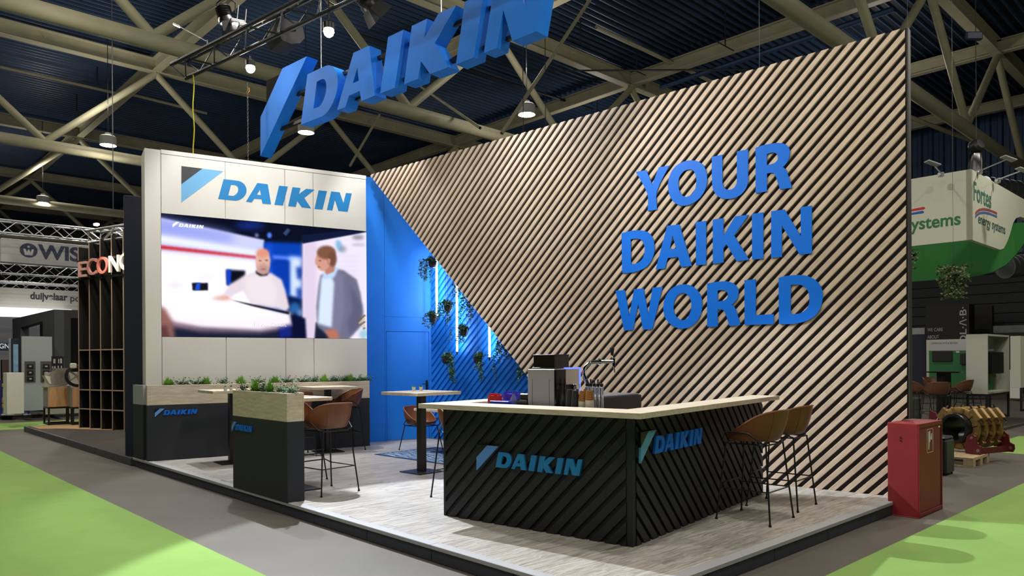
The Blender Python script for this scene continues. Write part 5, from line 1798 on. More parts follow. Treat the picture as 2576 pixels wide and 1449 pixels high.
# plinths with exhibits
GOAK = wood('grey_weathered_oak', '8e8d88', '6d6b66', grain=(9, 9, 1.2), knots=False)
WOAK = wood('warm_oak_cube', 'c79d6e', 'a87f55', grain=(9, 9, 1.2), knots=False)
def plinth(px0, px1, label, w=.54):
    p = on_z((px0 + px1) / 2, 1066, .121)
    M = FR(p.x, p.y, 43.2 + 0, .121)
    r = thing('display_plinth', label, 'plinth', M, 'wood plinths on black frames')
    h = w / 2
    f = MB()
    for sx_ in (-1, 1):
        for sy_ in (-1, 1):
            f.box(sx_ * h - .04 * (sx_ > 0), sx_ * h + .04 * (sx_ < 0), sy_ * h - .04 * (sy_ > 0), sy_ * h + .04 * (sy_ < 0), 0, .44)
    for z in (0, .40):
        for s_ in (-1, 1):
            f.box(-h, h, s_ * h - .04 * (s_ > 0), s_ * h + .04 * (s_ < 0), z, z + .04)
            f.box(s_ * h - .04 * (s_ > 0), s_ * h + .04 * (s_ < 0), -h, h, z, z + .04)
    f.build('frame', BLKST, r)
    MB().bbox(-h, h, -h, h, .441, .93, .004).build('cube', GOAK, r)
    MB().box(-h + .004, h - .004, -h - .003, -h - .0005, .445, .926).build('oak_face', WOAK, r)
    return r, M
r1, M1 = plinth(120, 172, 'grey oak plinth carrying the metal motor casting')
r2, M2 = plinth(180, 232, 'grey oak plinth carrying the wheel, beside the tall rack')
CAST = mat('cast_aluminium', 'b5ada0', .35, metal=.7, noise=.2, nscale=10)
r = thing('motor_casting', 'tilted cast metal motor housing on the grey oak plinth', 'machine part', M1 @ T(0, 0, .93))
MB().bbox(-.30, .24, -.22, .22, 0, .025, .004).build('foot_plate', CAST, r)
MB().prism([[(-.16, .06), (.14, .02), (.25, .15), (.20, .40), (-.05, .46), (-.20, .25)]], -.18, .18).build('casing', CAST, r)
for i in range(6):
    MB().prism([[(-.14 + .05 * i, .06), (-.12 + .05 * i, .05), (-.06 + .05 * i, .47), (-.08 + .05 * i, .475)]], -.19, .19).build('fin', CAST, r)
MB().prism([[(-.32, .30), (-.22, .10), (-.14, .06), (-.19, .27)]], -.16, .16).build('intake', mat('white_casting', 'd5d0c6', .4), r)
r = thing('fan_wheel', 'black spoked wheel with motor on the second grey oak plinth', 'machine part', M2 @ T(-.12, -.1, .93) @ Matrix.Rotation(R(-8), 4, 'Z'))
MB().lathe([(.21, -.07), (.27, -.06), (.28, 0), (.27, .06), (.21, .07), (.20, 0), (.21, -.07)], 32).build('tyre', BLKST, r, T(0, 0, .28) @ Matrix.Rotation(R(90), 4, 'X'))
for k in range(5):
    t = 6.283 * k / 5
    MB().cyl((0, 0, .28), (.20 * math.cos(t), 0, .28 + .20 * math.sin(t)), .028, .018, n=6).build('spoke', CAST, r)
MB().bbox(-.16, -.02, -.10, .04, .47, .60, .02).build('motor', mat('white_casting', 'd5d0c6', .4), r)

# ================================================================ far stands
def fbox(name, px0, py0, px1, py1, Y, m_, label, cat, thick=.2, ang=HA, parent=None, group=None, kind=None):
    """upright slab whose front face spans two photo corners on a plane at distance Y"""
    pl_ = Plane(at(px0, py0, Y), ang)
    u1, z1 = pl_.uv(px1, py0)
    z0 = pl_.uv(px0, py1)[1]
    zt = pl_.uv(px0, py0)[1]
    o = MB().bbox(0, u1, 0, thick, max(z0, 0), zt, .004).build(name, m_, parent, pl_.M)
    if parent is None:
        tag(o, label, cat, group, kind)
    return o, pl_
# grey banner with crown emblem
bp_ = Plane(at(2, 598, 24.0), HA)
u1 = bp_.uv(205, 600)[0]
z1, z0 = bp_.uv(2, 598)[1], bp_.uv(2, 658)[1]
r = thing('hanging_banner', 'grey hanging banner with navy crown emblem and capitals', 'banner', bp_.M)
MB().bbox(0, u1 + 1.5, 0, .25, z0, z1, .01).build('banner_cloth', LGREY, r)
NVY = mat('navy_print', '363a52', .7)
ec = bp_.uv(72, 630)
mb = MB().prism([[(ec[0] + .255 * math.cos(t), ec[1] + .235 * math.sin(t)) for t in np.linspace(0, 6.283, 33)[:-1]]], -.004, 0)
e_ = mb.build('emblem', NVY, r)
cx_, cz_ = ec
mb = MB().prism([[(cx_ - .15, cz_ + .05), (cx_ - .09, cz_ + .045), (cx_ - .05, cz_ - .06), (cx_, cz_ + .05), (cx_ + .05, cz_ - .06), (cx_ + .09, cz_ + .045), (cx_ + .15, cz_ + .05), (cx_ + .11, cz_ - .16), (cx_ - .11, cz_ - .16)]], -.007, -.004)
mb.prism([[(cx_ + .035 * math.cos(t), cz_ + .12 + .035 * math.sin(t)) for t in np.linspace(0, 6.283, 17)[:-1]]], -.007, -.004)
mb.build('crown', LGREY, e_)
put_text('lettering', 'WISA', bp_, 95, 649, .47, NVY, .004, (243, 660), r, .0, .035)
# aluminium trusses of the far stands
for i, (a, b, Y0, w, lb) in enumerate((((-40, 566), (335, 612), 23.0, .40, 'silver square truss above the grey banner'),
                                       ((-30, 672), (230, 690), 29.0, .40, 'silver square truss under the grey banner'),
                                       ((-30, 697), (230, 708), 32.0, .40, 'silver square truss over the white banner, upper of two'),
                                       ((-30, 715), (230, 725), 34.0, .35, 'silver square truss over the white banner, lower of two'),
                                       ((238, 598), (345, 590), 17.6, .29, 'silver square truss right above the tall rack'))):
    pl_ = Plane(at(a[0], a[1], Y0), HA if i < 4 else -30.6)
    ua, za = pl_.uv(*a)
    ub, zb = pl_.uv(*b)
    zz_ = (za + zb) / 2
    truss('aluminium_truss', pl_.M @ Vector((ua, 0, za)), pl_.M @ Vector((ub, 0, za if i < 4 else za)), w, ALU, lb.replace('right above', 'just above'), 'truss', seg=.42, r_=.03, thin=.013, group='silver trusses over the far stands')
# white banner with bold lettering
o, pw_ = fbox('white_banner', -6, 722, 240, 792, 34, WPAINT, 'x', 'banner', .1)
o['label'] = 'long white banner with dark lower case lettering behind the trusses'
GREYT = mat('dark_grey_print', '44464f', .7)
put_text('lettering', 'duijvelaar', pw_, 76, 752, .33, GREYT, .01, (170, 756), o, .0, .03)
put_text('lettering', 'pompen', pw_, 177, 758, .33, GREYT, .01, (258, 761), o, .0, .004)
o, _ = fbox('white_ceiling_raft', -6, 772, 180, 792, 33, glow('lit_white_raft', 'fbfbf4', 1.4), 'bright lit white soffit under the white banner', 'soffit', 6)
o, _ = fbox('pale_wall', -10, 796, 100, 1040, 33, mat('pale_blue_grey_wall', '8d929b', .8), 'pale grey blue stand wall under the bright soffit', 'wall panel', .2)
o, _ = fbox('dark_blue_fascia', -10, 862, 25, 882, 30, mat('petrol_fascia', '1c3242', .6), 'x', 'fascia', .3)
o['label'] = 'small petrol blue fascia with white capitals at the picture edge'
put_text('lettering', 'DESIGN', Plane(at(-10, 862, 30), HA), -36, 876, .20, glow('soft_white', 'c7cdd2', .8), .01, (23, 875), o, .0, .01)
o, _ = fbox('wooden_cupboard', 5, 905, 25, 1000, 29, mat('dark_walnut', '45342b', .6), 'tall dark walnut cupboard below the petrol fascia', 'cupboard', .3)
# grey frame stand with open windows
gs = thing('grey_frame_stand', 'dark grey stand structure with open windows and white crown lettering', 'stand structure')
pa = Plane(at(161, 779, 22.0), 133.2)
poly_o = [(161, 779), (52, 812), (52, 1030), (161, 1060)]
uvs = [pa.uv(*q) for q in poly_o]
zt_ = uvs[0][1]
uL = uvs[1][0]
MB().prism([[(0, .1), (0, zt_), (uL, zt_), (uL, .1)],
            [pa.uv(131, 846), pa.uv(131, 808), pa.uv(73, 824), pa.uv(73, 846)][::1],
            ], 0, .25).build('long_frame', DGREY, gs, pa.M)
pb = Plane(at(161, 779, 22.0), HA)
uR = pb.uv(232, 779)[0]
MB().prism([[(0, .1), (0, zt_), (uR, zt_), (uR, .1)], [pb.uv(178, 940), pb.uv(178, 800), pb.uv(215, 800), pb.uv(215, 940)]], 0, .25).build('short_frame', mat('darker_grey_board', '26272b', .7), gs, pb.M)
put_text('lettering', 'WISA', Plane(pa.M @ Vector((0, 0, 0)), 133.2 + 180), 140, 831, .24, WPAINT, .01, (154, 829), gs, .01, .03)
pl1, _ = fbox('display_wall_panel', 55, 846, 131, 1034, 21.0, mat('pale_grey_wall', '9a9fa5', .7, noise=.03), 'pale grey wall panel with dark switch plates', 'wall panel', .12)
PS = Plane(at(55, 846, 21.0), HA)
for (x0, x1) in ((62, 89), (102, 129)):
    u0, zt_ = PS.uv(x0, 909)
    u1, zb_ = PS.uv(x1, 961)
    pnl = MB().bbox(u0, u1, -.03, 0, zb_, zt_, .004).build('switch_panel', mat('brown_grey_board', '4a4746', .6), pl1)
    for k in range(3):
        zc = zt_ - (zt_ - zb_) * (.24 + .30 * k)
        b = MB().bbox(u0 + .05, u1 - .05, -.045, -.031, zc - .07, zc + .06, .003)
        b.build('switch_plate', BLKST, pnl)
        MB().box(u0 + .10, u1 - .10, -.05, -.046, zc - .02, zc + .02).build('rocker', GREYLAM, pnl)
o, PB_ = fbox('sample_board', 130, 896, 160, 934, 20.0, BLKST, 'black sample board with small pale swatches', 'sample board', .04)
for (x0, x1, y0, y1) in ((134, 139.5, 903, 914), (146, 149, 903, 914), (151, 156, 902, 914), (131, 134, 921, 932), (136, 140, 921, 932), (145, 148, 920, 932), (153, 156, 920, 932)):
    a0, a1 = PB_.uv(x0, y0), PB_.uv(x1, y1)
    MB().box(a0[0], a1[0], -.006, -.001, a1[1], a0[1]).build('swatch', GREYLAM, o)
o, _ = fbox('beige_partition', 113, 937, 205, 1043, 19.6, mat('beige_partition', 'a9a59b', .7), 'low beige partition behind the motor casting', 'partition', .1)
o, _ = fbox('tall_poster', 29, 851, 50, 937, 22.5, NAVY, 'tall dark door frame with pale blue landscape poster', 'poster', .08)
pp_ = Plane(at(29, 851, 22.5), HA)
a0, a1 = pp_.uv(33, 866), pp_.uv(46, 936)
MB().box(a0[0], a1[0], -.012, -.002, a1[1], a0[1]).build('picture', mat('sky_poster', '8fb4d8', .6, noise=.25, nscale=5), o)
o, _ = fbox('pale_pillar', 23, 851, 29, 1030, 22.6, mat('pale_grey_wall', '9a9fa5', .7), 'narrow pale pillar beside the landscape poster', 'pillar', .1)
fs_ = thing('grey_carpet_platform', 'grey carpet platform with pale edge under the pump displays', 'platform')
pf = on_z(118, 1050, .0)
b_ = MB().box(-6, 9, 0, 9, 0, .14)
b_.build('carpet_top', mat('dark_grey_carpet', '46464b', .95, noise=.06, nscale=9), fs_, FR(pf.x, pf.y, HA))
MB().bbox(-6, 9, -.03, 0, .10, .15, .004).build('edge_profile', mat('pale_brass_edge', '9b9478', .5), fs_, FR(pf.x, pf.y, HA))
# white display box and blue pump racks
o, _ = fbox('white_display_box', 17, 938, 60, 1042, 18.9, WPAINT, 'white upright display box beside the blue pump racks', 'display box', .5)
BLUEF = mat('ultramarine_frame', '20287a', .5)
YEL = mat('pump_yellow', 'c29a1c', .45)
for i, (px, lb) in enumerate(((9.5, 'blue frame pump unit with yellow motors at the picture edge'), (23.5, 'blue frame pump unit with yellow motors in front of the white box'), (65, 'dark blue frame partly hidden behind the white box'))):
    p = on_z(px, 1044, .14)
    M = FR(p.x, p.y, HA, .14)
    r = thing('pump_unit', lb, 'pump', M, 'blue frame pump units')
    for s_ in (-.07, .07):
        MB().bbox(s_ - .022, s_ + .022, -.04, .04, 0, 1.02, .004).build('post', BLUEF, r)
    MB().bbox(-.085, .085, -.25, .25, 0, .03, .004).build('base', GREYLAM, r)
    if i < 2:
        for z in (.22, .36, .82):
            MB().lathe([(0, 0), (.055, 0), (.06, .02), (.06, .09), (.05, .10), (0, .10)], 12).build('motor', YEL, r, T(0, -.10, z))
        MB().cyl((0, -.10, .46), (0, -.10, .80), .035, n=10).build('pipe', WPAINT, r)
    else:
        MB().box(-.05, .05, .0, .02, .1, .9).build('mesh_panel', BLUEF, r)

# ================================================================ right of the slatted wall: hydrant cabinet
cA = on_z(2232, 1296, 0)
HY = FR(4.209, 7.612, 43.2)
r = thing('hydrant_cabinet', 'worn red steel fire hydrant cabinet at the stand corner', 'hydrant cabinet', HY)
cl_, cw_, chh = .72, .300, .975
MB().bbox(0, cl_, 0, cw_, .012, chh, .004).build('cabinet_body', RED, r)
MB().bbox(-.012, cl_ + .012, -.008, cw_ + .0, 0, .012, .002).build('floor_flange', RED, r)
f = MB()
f.bbox(.0, .035, -.012, .0, .012, chh, .003)
f.bbox(cl_ - .022, cl_, -.012, .0, .012, chh, .003)
f.bbox(.035, cl_ - .022, -.012, .0, chh - .045, chh, .003)
f.bbox(.035, cl_ - .022, -.012, .0, .012, .05, .003)
f.build('door_frame', RED, r)
dl = MB().bbox(.038, cl_ - .06, -.008, -.001, .054, chh - .05, .002).build('door', mat('dusty_red_door', '7c2b2c', .55, spec=.4, noise=.10, nscale=2), r)
MB().box(cl_ - .06, cl_ - .022, -.003, -.001, .054, chh - .05).build('door_gap', mat('dark_gap', '2a0c0e', .8), r)
WP = mat('white_print', 'd2cfc6', .6)
sx0, sx1, sz0, sz1 = .235, .42, .655, .905
fr_ = MB()
for (a, b, c, d) in ((sx0, sx1, sz1 - .004, sz1), (sx0, sx1, sz0, sz0 + .004), (sx0, sx0 + .006, sz0, sz1), (sx1 - .006, sx1, sz0, sz1)):
    fr_.box(a, b, -.011, -.0085, c, d)
fr_.prism([[(sx0 + .04, sz1 - .03), (sx0 + .10, sz1 - .02), (sx0 + .10, sz1 - .13), (sx0 + .075, sz1 - .14), (sx0 + .065, sz0 + .04), (sx0 + .045, sz0 + .03)]], -.011, -.0085)
fr_.prism([[(sx0 + .11, sz1 - .10), (sx0 + .14, sz1 - .05), (sx0 + .155, sz1 - .05), (sx0 + .15, sz1 - .12), (sx0 + .12, sz1 - .115)]], -.011, -.0085)
fr_.build('hydrant_sign', WP, dl)
MB().box(cl_ - .12, cl_ - .07, -.011, -.0085, chh - .075, chh - .055).build('latch_label', WP, dl)
# the short side that faces the stand
for z in (.795, .825):
    MB().cyl((-.006, .17, z), (0, .17, z), .009, n=8).build('rivet', mat('rivet_dark', '3a1414', .5), r)
o = tag(MB().cyl((0, 0, 0), (0, 0, .62), .20, n=24).build('waste_bin', mat('dark_bin', '3b3d3b', .6), None, Matrix.Translation(on_z(2294, 1062, 0))), 'round dark waste bin behind the slatted wall corner', 'bin')
pf_ = on_z(2381, 1198, 0)
r = thing('leather_pouf', 'black leather cube pouf beside the red cabinet', 'pouf', FR(pf_.x, pf_.y, HA))
MB().bbox(0, .24 + .12, 0, .42, .02, .50, .02).build('cushion', mat('black_leather', '26262a', .4, spec=.5, bump=.1, nscale=30), r)
MB().bbox(.004, .356, .004, .416, .50, .545, .022).build('seat_cushion', mat('black_leather', '26262a', .4), r)
for (a, b) in ((.03, .03), (.33, .03), (.03, .39), (.33, .39)):
    MB().cyl((a, b, 0), (a, b, .02), .015, n=8).build('glide', BLKST, r)

# wooden pallet
pq = on_z(2449, 1177, 0)
pr_ = on_z(2521, 1158, 0)
PM = FR(pq.x, pq.y, HA)
r = thing('pallet', 'pale wooden pallet under the pipe clamp', 'pallet', PM)
PW_, PD_ = .85, 1.2
for k in range(3):
    y = k * (PD_ - .14) / 2
    for j in range(3):
        x = j * (PW_ - .12) / 2
        MB().bbox(x, x + .12, y, y + .14, .022, .10, .003).build('block', PALLETW, r)
    MB().bbox(0, PW_, y, y + .14, .101, .122, .002).build('stringer', PALLETW, r)
for j in range(3):
    x = j * (PW_ - .12) / 2
    MB().bbox(x, x + .12, 0, PD_, 0, .021, .002).build('bottom_board', PALLETW, r)
for j in range(5):
    x = j * (PW_ - .13) / 4
    MB().bbox(x, x + .13, 0, PD_, .123, .144, .002).build('deck_board', PALLETW, r)
# pipe clamp machine
GOLD = mat('bronze_painted_casting', '957744', .38, metal=.45, noise=.12, nscale=8)
cmx = at(2413, 1077, 11.9)
ax_ang = 24.0
KM = FR(cmx.x, cmx.y, ax_ang)
r = thing('pipe_clamp', 'bronze coloured four ring pipe welding clamp on a red frame', 'pipe clamp', KM)
cz0 = cmx.z
RX = Matrix.Rotation(R(90), 4, 'Y')
for k, off in enumerate((0.0, .19, .37, .56)):
    b = MB().lathe([(.245, -.028), (.325, -.028), (.34, -.02), (.34, .02), (.325, .028), (.245, .028), (.24, 0), (.245, -.028)], 40)
    ring = b.build('clamp_ring', GOLD, r, T(off, 0, cz0) @ RX)
    c = MB()
    for q in range(12):
        t = 2 * math.pi * (q + .5) / 12
        c.box(-.012, .012, -.02, .02, .25, .33, T(off - .035, 0, cz0) @ Matrix.Rotation(t, 4, 'X'))
    c.build('stiffener', GOLD, r)
    for ang_, ln in ((50, .15), (-52, .17)):
        for sgn in (1,):
            M = T(off, 0, cz0) @ Matrix.Rotation(R(ang_ if ang_ > 0 else 180 + ang_ + 180), 4, 'X')
            yy = .36
            MB().bbox(-.035, .035, -.10, .10, .30, .40, .006).build('hinge_block', GOLD, r, M)
            MB().cyl((0, -.17, .37), (0, .17, .37), .016, n=8).build('clamp_bolt', CHROME, r, M)
    for ang_ in (135, 225):
        M = T(off, 0, cz0) @ Matrix.Rotation(R(ang_), 4, 'X')
        MB().bbox(-.035, .035, -.06, .06, .30, .37, .006).build('hinge_block', GOLD, r, M)
MB().lathe([(.19, -.14), (.235, -.14), (.24, -.12), (.24, .58), (.19, .58), (.18, .0), (.19, -.14)], 40).build('black_pipe', mat('black_pe_pipe', '17171a', .35), r, T(0, 0, cz0) @ RX)
for s_ in (-1, 1):
    prof = [(-.02, .15), (.66, .15), (.66, .22), (.05, .22)]
    MB().prism([[(-.14, .146), (.70, .146), (.70, .24), (-.14, .24)]], s_ * .36 - .012, s_ * .36 + .012).build('frame_beam', REDD, r)
for x in (-.13, .66):
    for s_ in (-1, 1):
        loop = [(s_ * .20, .146), (s_ * .43, .146), (s_ * .46, .20), (s_ * .45, .27), (s_ * .38, .30), (s_ * .36, .42), (s_ * .30, .47), (s_ * .22, .42), (s_ * .18, .24)]
        M = T(x, 0, 0) @ Matrix.Rotation(R(90), 4, 'Z')
        MB().prism([loop], -.012, .012).build('end_plate', REDD, r, M)
        MB().cyl((x - .02, s_ * .30, .40), (x + .02, s_ * .30, .40), .022, n=10).cyl((x - .016, s_ * .40, .21), (x + .016, s_ * .40, .21), .028, n=12).build('bolt', mat('plate_bolt', '8c7f78', .4, metal=.5), r)
p_ = MB()
for s_ in (-1,):
    loop = [(.30, .56), (.40, .74), (.50, .78), (.52, .68), (.44, .56)]
    p_.prism([loop], -.012, .012)
p_.build('upper_plate', REDD, r, T(.0, 0, 0) @ Matrix.Rotation(R(90), 4, 'Z'))

# ================================================================ white fascia with green canopy
CORN = at(2443, 425, 16.5)
pR = Plane(CORN, HA)
pL = Plane(CORN, 133.2 + 180)
fz1 = CORN.z
fz0 = pL.uv(2443, 603)[1]
r = thing('white_fascia', 'white hanging fascia with green lettering and red blue arcs', 'fascia')
OFFW = mat('offwhite_fascia', 'b9bbab', .7, noise=.03)
uL0 = pL.uv(2262, 500)[0]
MB().box(uL0, 0, 0, .10, fz0, fz1).build('fascia_panel', OFFW, r, pL.M)
rb = [(2443.5, 425), (2640, 540), (2640, 540), (2576, 548), (2566, 545), (2556, 549), (2549, 560), (2541, 588), (2535, 606), (2525, 625), (2516, 628), (2443.5, 603)]
pts = [pR.uv(*q) for q in rb]
pts[0] = (0.0, fz1)
pts[1] = (pts[1][0], fz1)
pts[2] = (pts[1][0], pR.uv(2600, 560)[1])
pts[-1] = (0.0, fz0)
MB().prism([pts], 0, .10).build('fascia_wing', OFFW, r, pR.M)
GRN = mat('green_print', '2c6a3c', .7)
GRT = mat('teal_green_print', '3d6a5a', .7)
RDP = mat('red_print', 'b3232a', .7)
BLP = mat('blue_print', '1d4f9c', .7)
u0, z0 = pL.uv(2262, 585)
put_text('lettering', 'systems', pL, 2277, 581, .29, GRN, .006, (2416.5, 563), r, .0, .02)
o = r.children[-1]
def stripe(pl_, pts_, m_, nm='stripe'):
    MB().prism([[pl_.uv(*q) for q in pts_]], -.006, 0).build(nm, m_, r, pl_.M)
stripe(pL, [(2262, 533), (2323, 520.5), (2327, 522), (2327, 525), (2323, 527), (2262, 536)], RDP)
stripe(pL, [(2262, 542), (2321, 530), (2324, 532), (2324, 535), (2321, 536.5), (2262, 545)], BLP)
put_text('lettering', 'Fortes', pR, 2449, 503, .44, GRT, .006, (2493, 520), r, .0, .012)
put_text('lettering', 'energy systems', pR, 2460.5, 561, .24, mat('dark_teal_print', '33514a', .7), .006, (2528.5, 592), r, .0, .004)
arc_r = [(2453, 535), (2456, 530), (2463, 525), (2475, 523), (2488, 526), (2498, 530), (2507.5, 534), (2507.5, 540), (2498, 535), (2486, 531), (2474, 529), (2464, 531), (2457, 536), (2453, 541)]
stripe(pR, arc_r, mat('dull_red_print', '8f4444', .7))
stripe(pR, [(x, y + 8.5) for x, y in arc_r], mat('dull_blue_print', '4b5b8e', .7))
# clip lamps on the fascia
def arm_spot(px, py, hx, hy, Y, label):
    a, b = at(px, py, Y), at(hx, hy, Y - 1.0)
    r2 = thing('arm_lamp', label, 'lamp', Matrix.Translation(a), 'arm lamps along the white fascia')
    d = b - a
    MB().cyl((0, 0, 0), d, .014, n=7).bbox(-.05, .05, -.05, .05, -.08, .02, .01).build('arm', ALU, r2)
    MB().bbox(-.14, .14, -.09, .09, -.012, .014, .006).build('lamp_head', GREYLAM, r2, Matrix.Translation(d) @ Matrix.Rotation(R(20), 4, 'Y'))
arm_spot(2367, 436, 2346, 411, 16.6, 'arm lamp reaching over the longer side of the white fascia')
arm_spot(2464, 430, 2537, 399, 16.8, 'arm lamp over the short side of the fascia, nearer the corner')
arm_spot(2510, 452, 2574, 428, 17.6, 'arm lamp over the short side of the fascia, farther from the corner')
gc = Plane(at(2443, 603, 19.8), 133.2 + 180)
cp_ = [(2250, 600), (2443, 585), (2560, 560), (2600, 560), (2600, 598), (2576, 612), (2556, 640), (2532, 665), (2500, 683), (2470, 692), (2440, 697), (2250, 712)]
tag(MB().prism([[gc.uv(*q) for q in cp_]], 0, .06).build('green_canopy', mat('deep_green_fabric', '1d6a26', .7, noise=.12, nscale=1.5), None, gc.M), 'deep green curved fabric canopy behind the white fascia', 'canopy')
# silver ducts
for (a, b, Y, rr, lb) in (((2472, 470), (2700, 500), 26, .36, 'upper silver spiral duct behind the white fascia'), ((2528, 672), (2700, 655), 27, .40, 'lower silver spiral duct beneath the green canopy')):
    p0, p1 = at(*a, Y), at(*b, Y + 1)
    c = MB().cyl(p0, p1, rr, n=28)
    d = (p1 - p0)
    for k in range(14):
        q = p0 + d * k / 14
        c.cyl(q, q + d.normalized() * .05, rr + .015, n=28)
    tag(c.build('spiral_duct', mat('galvanised_duct', '6d7175', .4, metal=.7)), lb, 'duct')
# hanging green plant beyond the wall corner
def bush(px, py, Y, rad, n, label):
    p = at(px, py, Y)
    rn2 = random.Random(int(px))
    r2 = thing('hanging_plant', label, 'hanging plant', Matrix.Translation(p))
    mb = MB()
    for i in range(n):
        a = rn2.uniform(0, 6.283)
        zz_ = rn2.uniform(-1.4, .9)
        k = rad * (1.0 if zz_ > -.4 else .75) * rn2.uniform(.2, 1)
        q = Vector((k * math.cos(a), k * math.sin(a), zz_ * rad))
        b = rn2.uniform(0, 6.283)
        u = Vector((math.cos(b), math.sin(b), rn2.uniform(-.8, .5))).normalized()
        v = u.cross(Vector((rn2.uniform(-1, 1), rn2.uniform(-1, 1), .4))).normalized()
        l = .07 * rn2.uniform(.6, 1.2)
        mb.add([q, q + u * l * .5 + v * l * .35, q + u * l, q + u * l * .5 - v * l * .35], [(0, 1, 2, 3)])
    mb.build('foliage', mat('olive_leaf', '4c5a34', .5, noise=.3, nscale=6), r2)
    MB().cyl((0, 0, .5 * rad), (0, 0, 13.2 - p.z), .003, n=5).lathe([(0, -.1), (.1, -.05), (.12, .06), (0, .06)], 14).build('basket', BLKST, r2)
bush(2398, 700, 15.2, .30, 900, 'bushy hanging plant below the green canopy')
bush(2286, 648, 15.0, .18, 300, 'small hanging plant half hidden by the slatted wall edge')
HB = -46.8
# black tower stand with white lettering
o, pt_ = fbox('black_tower_stand', 2328, 770, 2438, 1040, 33.5, mat('matt_black_board', '19191c', .7), 'x', 'stand tower', .8, HB)
o['label'] = 'matt black stand tower with white lettering'
GW = mat('grey_white_print', 'a7a9ab', .6)
put_text('lettering', 'WE CARE', pt_, 2333, 834, .155, GW, .01, (2372, 834), o)
put_text('lettering', 'ABOUT', pt_, 2333, 852, .155, GW, .01, (2362, 852), o)
vt = text_mb('OL·/\\·B·', .27, .01, .01)
zb_, zt_ = pt_.uv(2425, 866)[1], pt_.uv(2425, 772)[1]
k = (zt_ - zb_) / vt.width
ut = pt_.uv(2431, 800)[0]
vt.v = [(-v[2] * 1.0 + .0, v[1], v[0] * k) for v in vt.v]
vt.build('lettering', GW, o, T(ut, 0, zb_))
o, _ = fbox('dark_stand_wall', 2438, 772, 2496, 1010, 34.5, mat('matt_black_board', '19191c', .7), 'darker stand wall set back behind the black tower', 'stand wall', .3, HB)
o, _ = fbox('pale_stand_wall', 2280, 826, 2326, 842, 35.2, GREYLAM, 'pale strip of a distant stand behind the slatted wall edge', 'stand wall', .3, HB)
o, _ = fbox('black_stand_wall', 2280, 843, 2328, 985, 35, NAVY, 'dark navy distant stand wall behind the brown stools', 'stand wall', .3, HB)
o, _ = fbox('grey_screen_wall', 2498, 820, 2580, 838, 33, mat('grey_photo_wall', '6a6f75', .6, noise=.2, nscale=3), 'grey photo wall strip beyond the white display case', 'stand wall', .2, HB)
o, _ = fbox('black_partition', 2500, 838, 2580, 930, 32.5, mat('matt_black_board', '19191c', .7), 'black partition behind the white display case', 'partition', .2, HB)
o, _ = fbox('white_counter', 2540, 930, 2565, 1002, 27, WPAINT, 'small white counter beyond the white display case', 'counter', .4, HB)
tag(MB().box(15.68, 36, 1.6, 12, 0, .06).build('dark_vinyl_platform', mat('dark_vinyl', '4a463f', .6, noise=.12, nscale=2), None, ST), 'dark vinyl platform under the green display cases', 'platform')
# green info case with monitor
o, pg = fbox('green_info_case', 2330, 855, 2436, 985, 29, mat('offwhite_case', 'a9ab9e', .6), 'x', 'info case', .25, HB)
o['label'] = 'shallow off white case with green back panel and wall monitor'
GP = mat('green_back_panel', '246338', .6)
a0, a1 = pg.uv(2337, 882), pg.uv(2436, 985)
MB().box(a0[0], a1[0], -.004, -.001, a1[1], a0[1]).build('green_panel', GP, o)
a0, a1 = pg.uv(2337, 858), pg.uv(2436, 882)
MB().box(a0[0], a1[0], -.004, -.001, a1[1], a0[1]).build('header_panel', GREYLAM, o)
put_text('lettering', 'COMMUNICATIE & BEHEER', pg, 2341, 866, .07, mat('dark_print', '30403a', .7), .003, (2409, 865.5), o, .004)
a0, a1 = pg.uv(2346, 883.5), pg.uv(2396, 909)
MB().bbox(a0[0], a1[0], -.06, -.005, a1[1], a0[1], .006).build('monitor', BLKST, o)
a0, a1 = pg.uv(2417, 889), pg.uv(2436, 917)
MB().bbox(a0[0], a1[0], -.10, -.005, a1[1], a0[1], .006).build('heat_unit', BLKST, o)
a0, a1 = pg.uv(2405, 883), pg.uv(2414, 888)
MB().bbox(a0[0], a1[0], -.02, -.005, a1[1], a0[1], .003).build('thermostat', GREYLAM, o)
# white display case with boiler on black legs
cr0 = at(2484, 840, 18.6)
CASE = FR(cr0.x, cr0.y, HA)
pc1 = Plane(cr0, HA)
pc2 = Plane(cr0, 133.2)
zt_, zb_ = cr0.z, pc1.uv(2484, 992)[1]
wR = pc1.uv(2539, 900)[0]
dL = pc2.uv(2430, 900)[0]
r = thing('display_case', 'off white open display case with black boiler on black legs', 'display case', CASE)
OC = mat('offwhite_case', 'a9ab9e', .6)
t = .05
MB().bbox(0, t, 0, dL, zb_, zt_, .004).build('side_panel', OC, r)
MB().bbox(wR - t, wR, 0, dL, zb_, zt_, .004).build('side_panel', OC, r)
MB().bbox(t, wR - t, 0, dL, zt_ - t, zt_, .004).build('top_panel', OC, r)
MB().bbox(t, wR - t, 0, dL, zb_, zb_ + t, .004).build('bottom_panel', OC, r)
MB().box(t, wR - t, .36, .40, zb_ + t, zt_ - t).build('green_back', GP, r)
MB().box(t, wR - t, .352, .359, zt_ - .42, zt_ - t).build('header_panel', GREYLAM, r)
MB().bbox(wR * .32, wR * .86, .06, .34, zb_ + .50, zt_ - .45, .01).build('boiler', BLKST, r)
bo = MB()
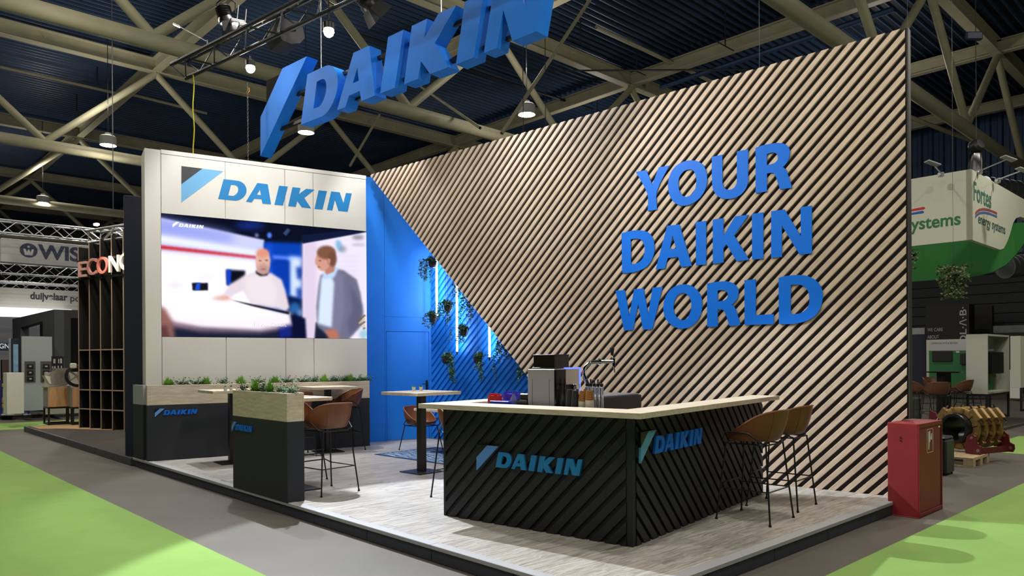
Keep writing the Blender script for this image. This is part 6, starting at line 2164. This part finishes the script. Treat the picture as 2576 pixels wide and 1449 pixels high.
for k in range(5):
    x = wR * (.42 + .08 * k)
    bo.cyl((x, .20, zb_ + .40), (x, .20, zb_ + .50), .014, n=8)
bo.build('pipe_stub', mat('brass_pipe', '9a7434', .35, metal=.8), r)
f = MB()
tt = .05
for x in (0, wR - tt):
    for y in (0, dL - tt):
        f.box(x, x + tt, y, y + tt, .06, zb_)
for z in (.06, zb_ - tt):
    f.box(tt, wR - tt, 0, tt, z, z + tt)
    f.box(tt, wR - tt, dL - tt, dL, z, z + tt)
    f.box(0, tt, tt, dL - tt, z, z + tt)
    f.box(wR - tt, wR, tt, dL - tt, z, z + tt)
f.build('leg_frame', BLKST, r)
o, _ = fbox('display_case', 2567, 845, 2620, 976, 17.0, OC, 'second off white display case at the picture edge', 'display case', .2)
pe_ = on_z(2571, 1040, .0)
MB().box(0, .05, 0, .05, .06, 1.05).box(.05, .8, 0, .05, .06, .11).build('leg', BLKST, o, o.matrix_world.inverted() @ FR(pe_.x, pe_.y, HA))
# high round table with brown stools
tc_ = on_z(2375, 1058, .06)
r = thing('round_high_table', 'high round black table among brown stools', 'table', Matrix.Translation(tc_))
hz = EYE - .06 - (942 - 907) / F_PX * tc_.y
MB().lathe([(0, hz - .03), (.40, hz - .03), (.41, hz - .01), (.40, hz), (0, hz)], 32).build('table_top', mat('black_gloss', '0e0e12', .12), r)
MB().bbox(-.12, .12, -.12, .12, .0, hz - .03, .01).build('pedestal', BLKST, r)
so = bucket_chair('dark_bar_stool', 'x', 'bar stool', .755, 'brown stools around the round table', DLEATHER)
f_ = True
for (px, py, ang, lb) in ((2306, 1064, 95, 'brown bucket stool at the round table, nearest the slatted wall edge'), (2356, 1074, 170, 'dark brown bucket stool in front of the round table'),
                          (2414, 1060, 215, 'brown bucket stool between round table and white display case'), (2352, 1042, 20, 'brown bucket stool behind the round table'), (2436, 1040, 260, 'brown bucket stool half hidden by the white display case')):
    o = so if f_ else copy_tree(so)
    f_ = False
    p = on_z(px, py, .06)
    o.matrix_world = FR(p.x, p.y, ang, .06)
    o['label'] = lb
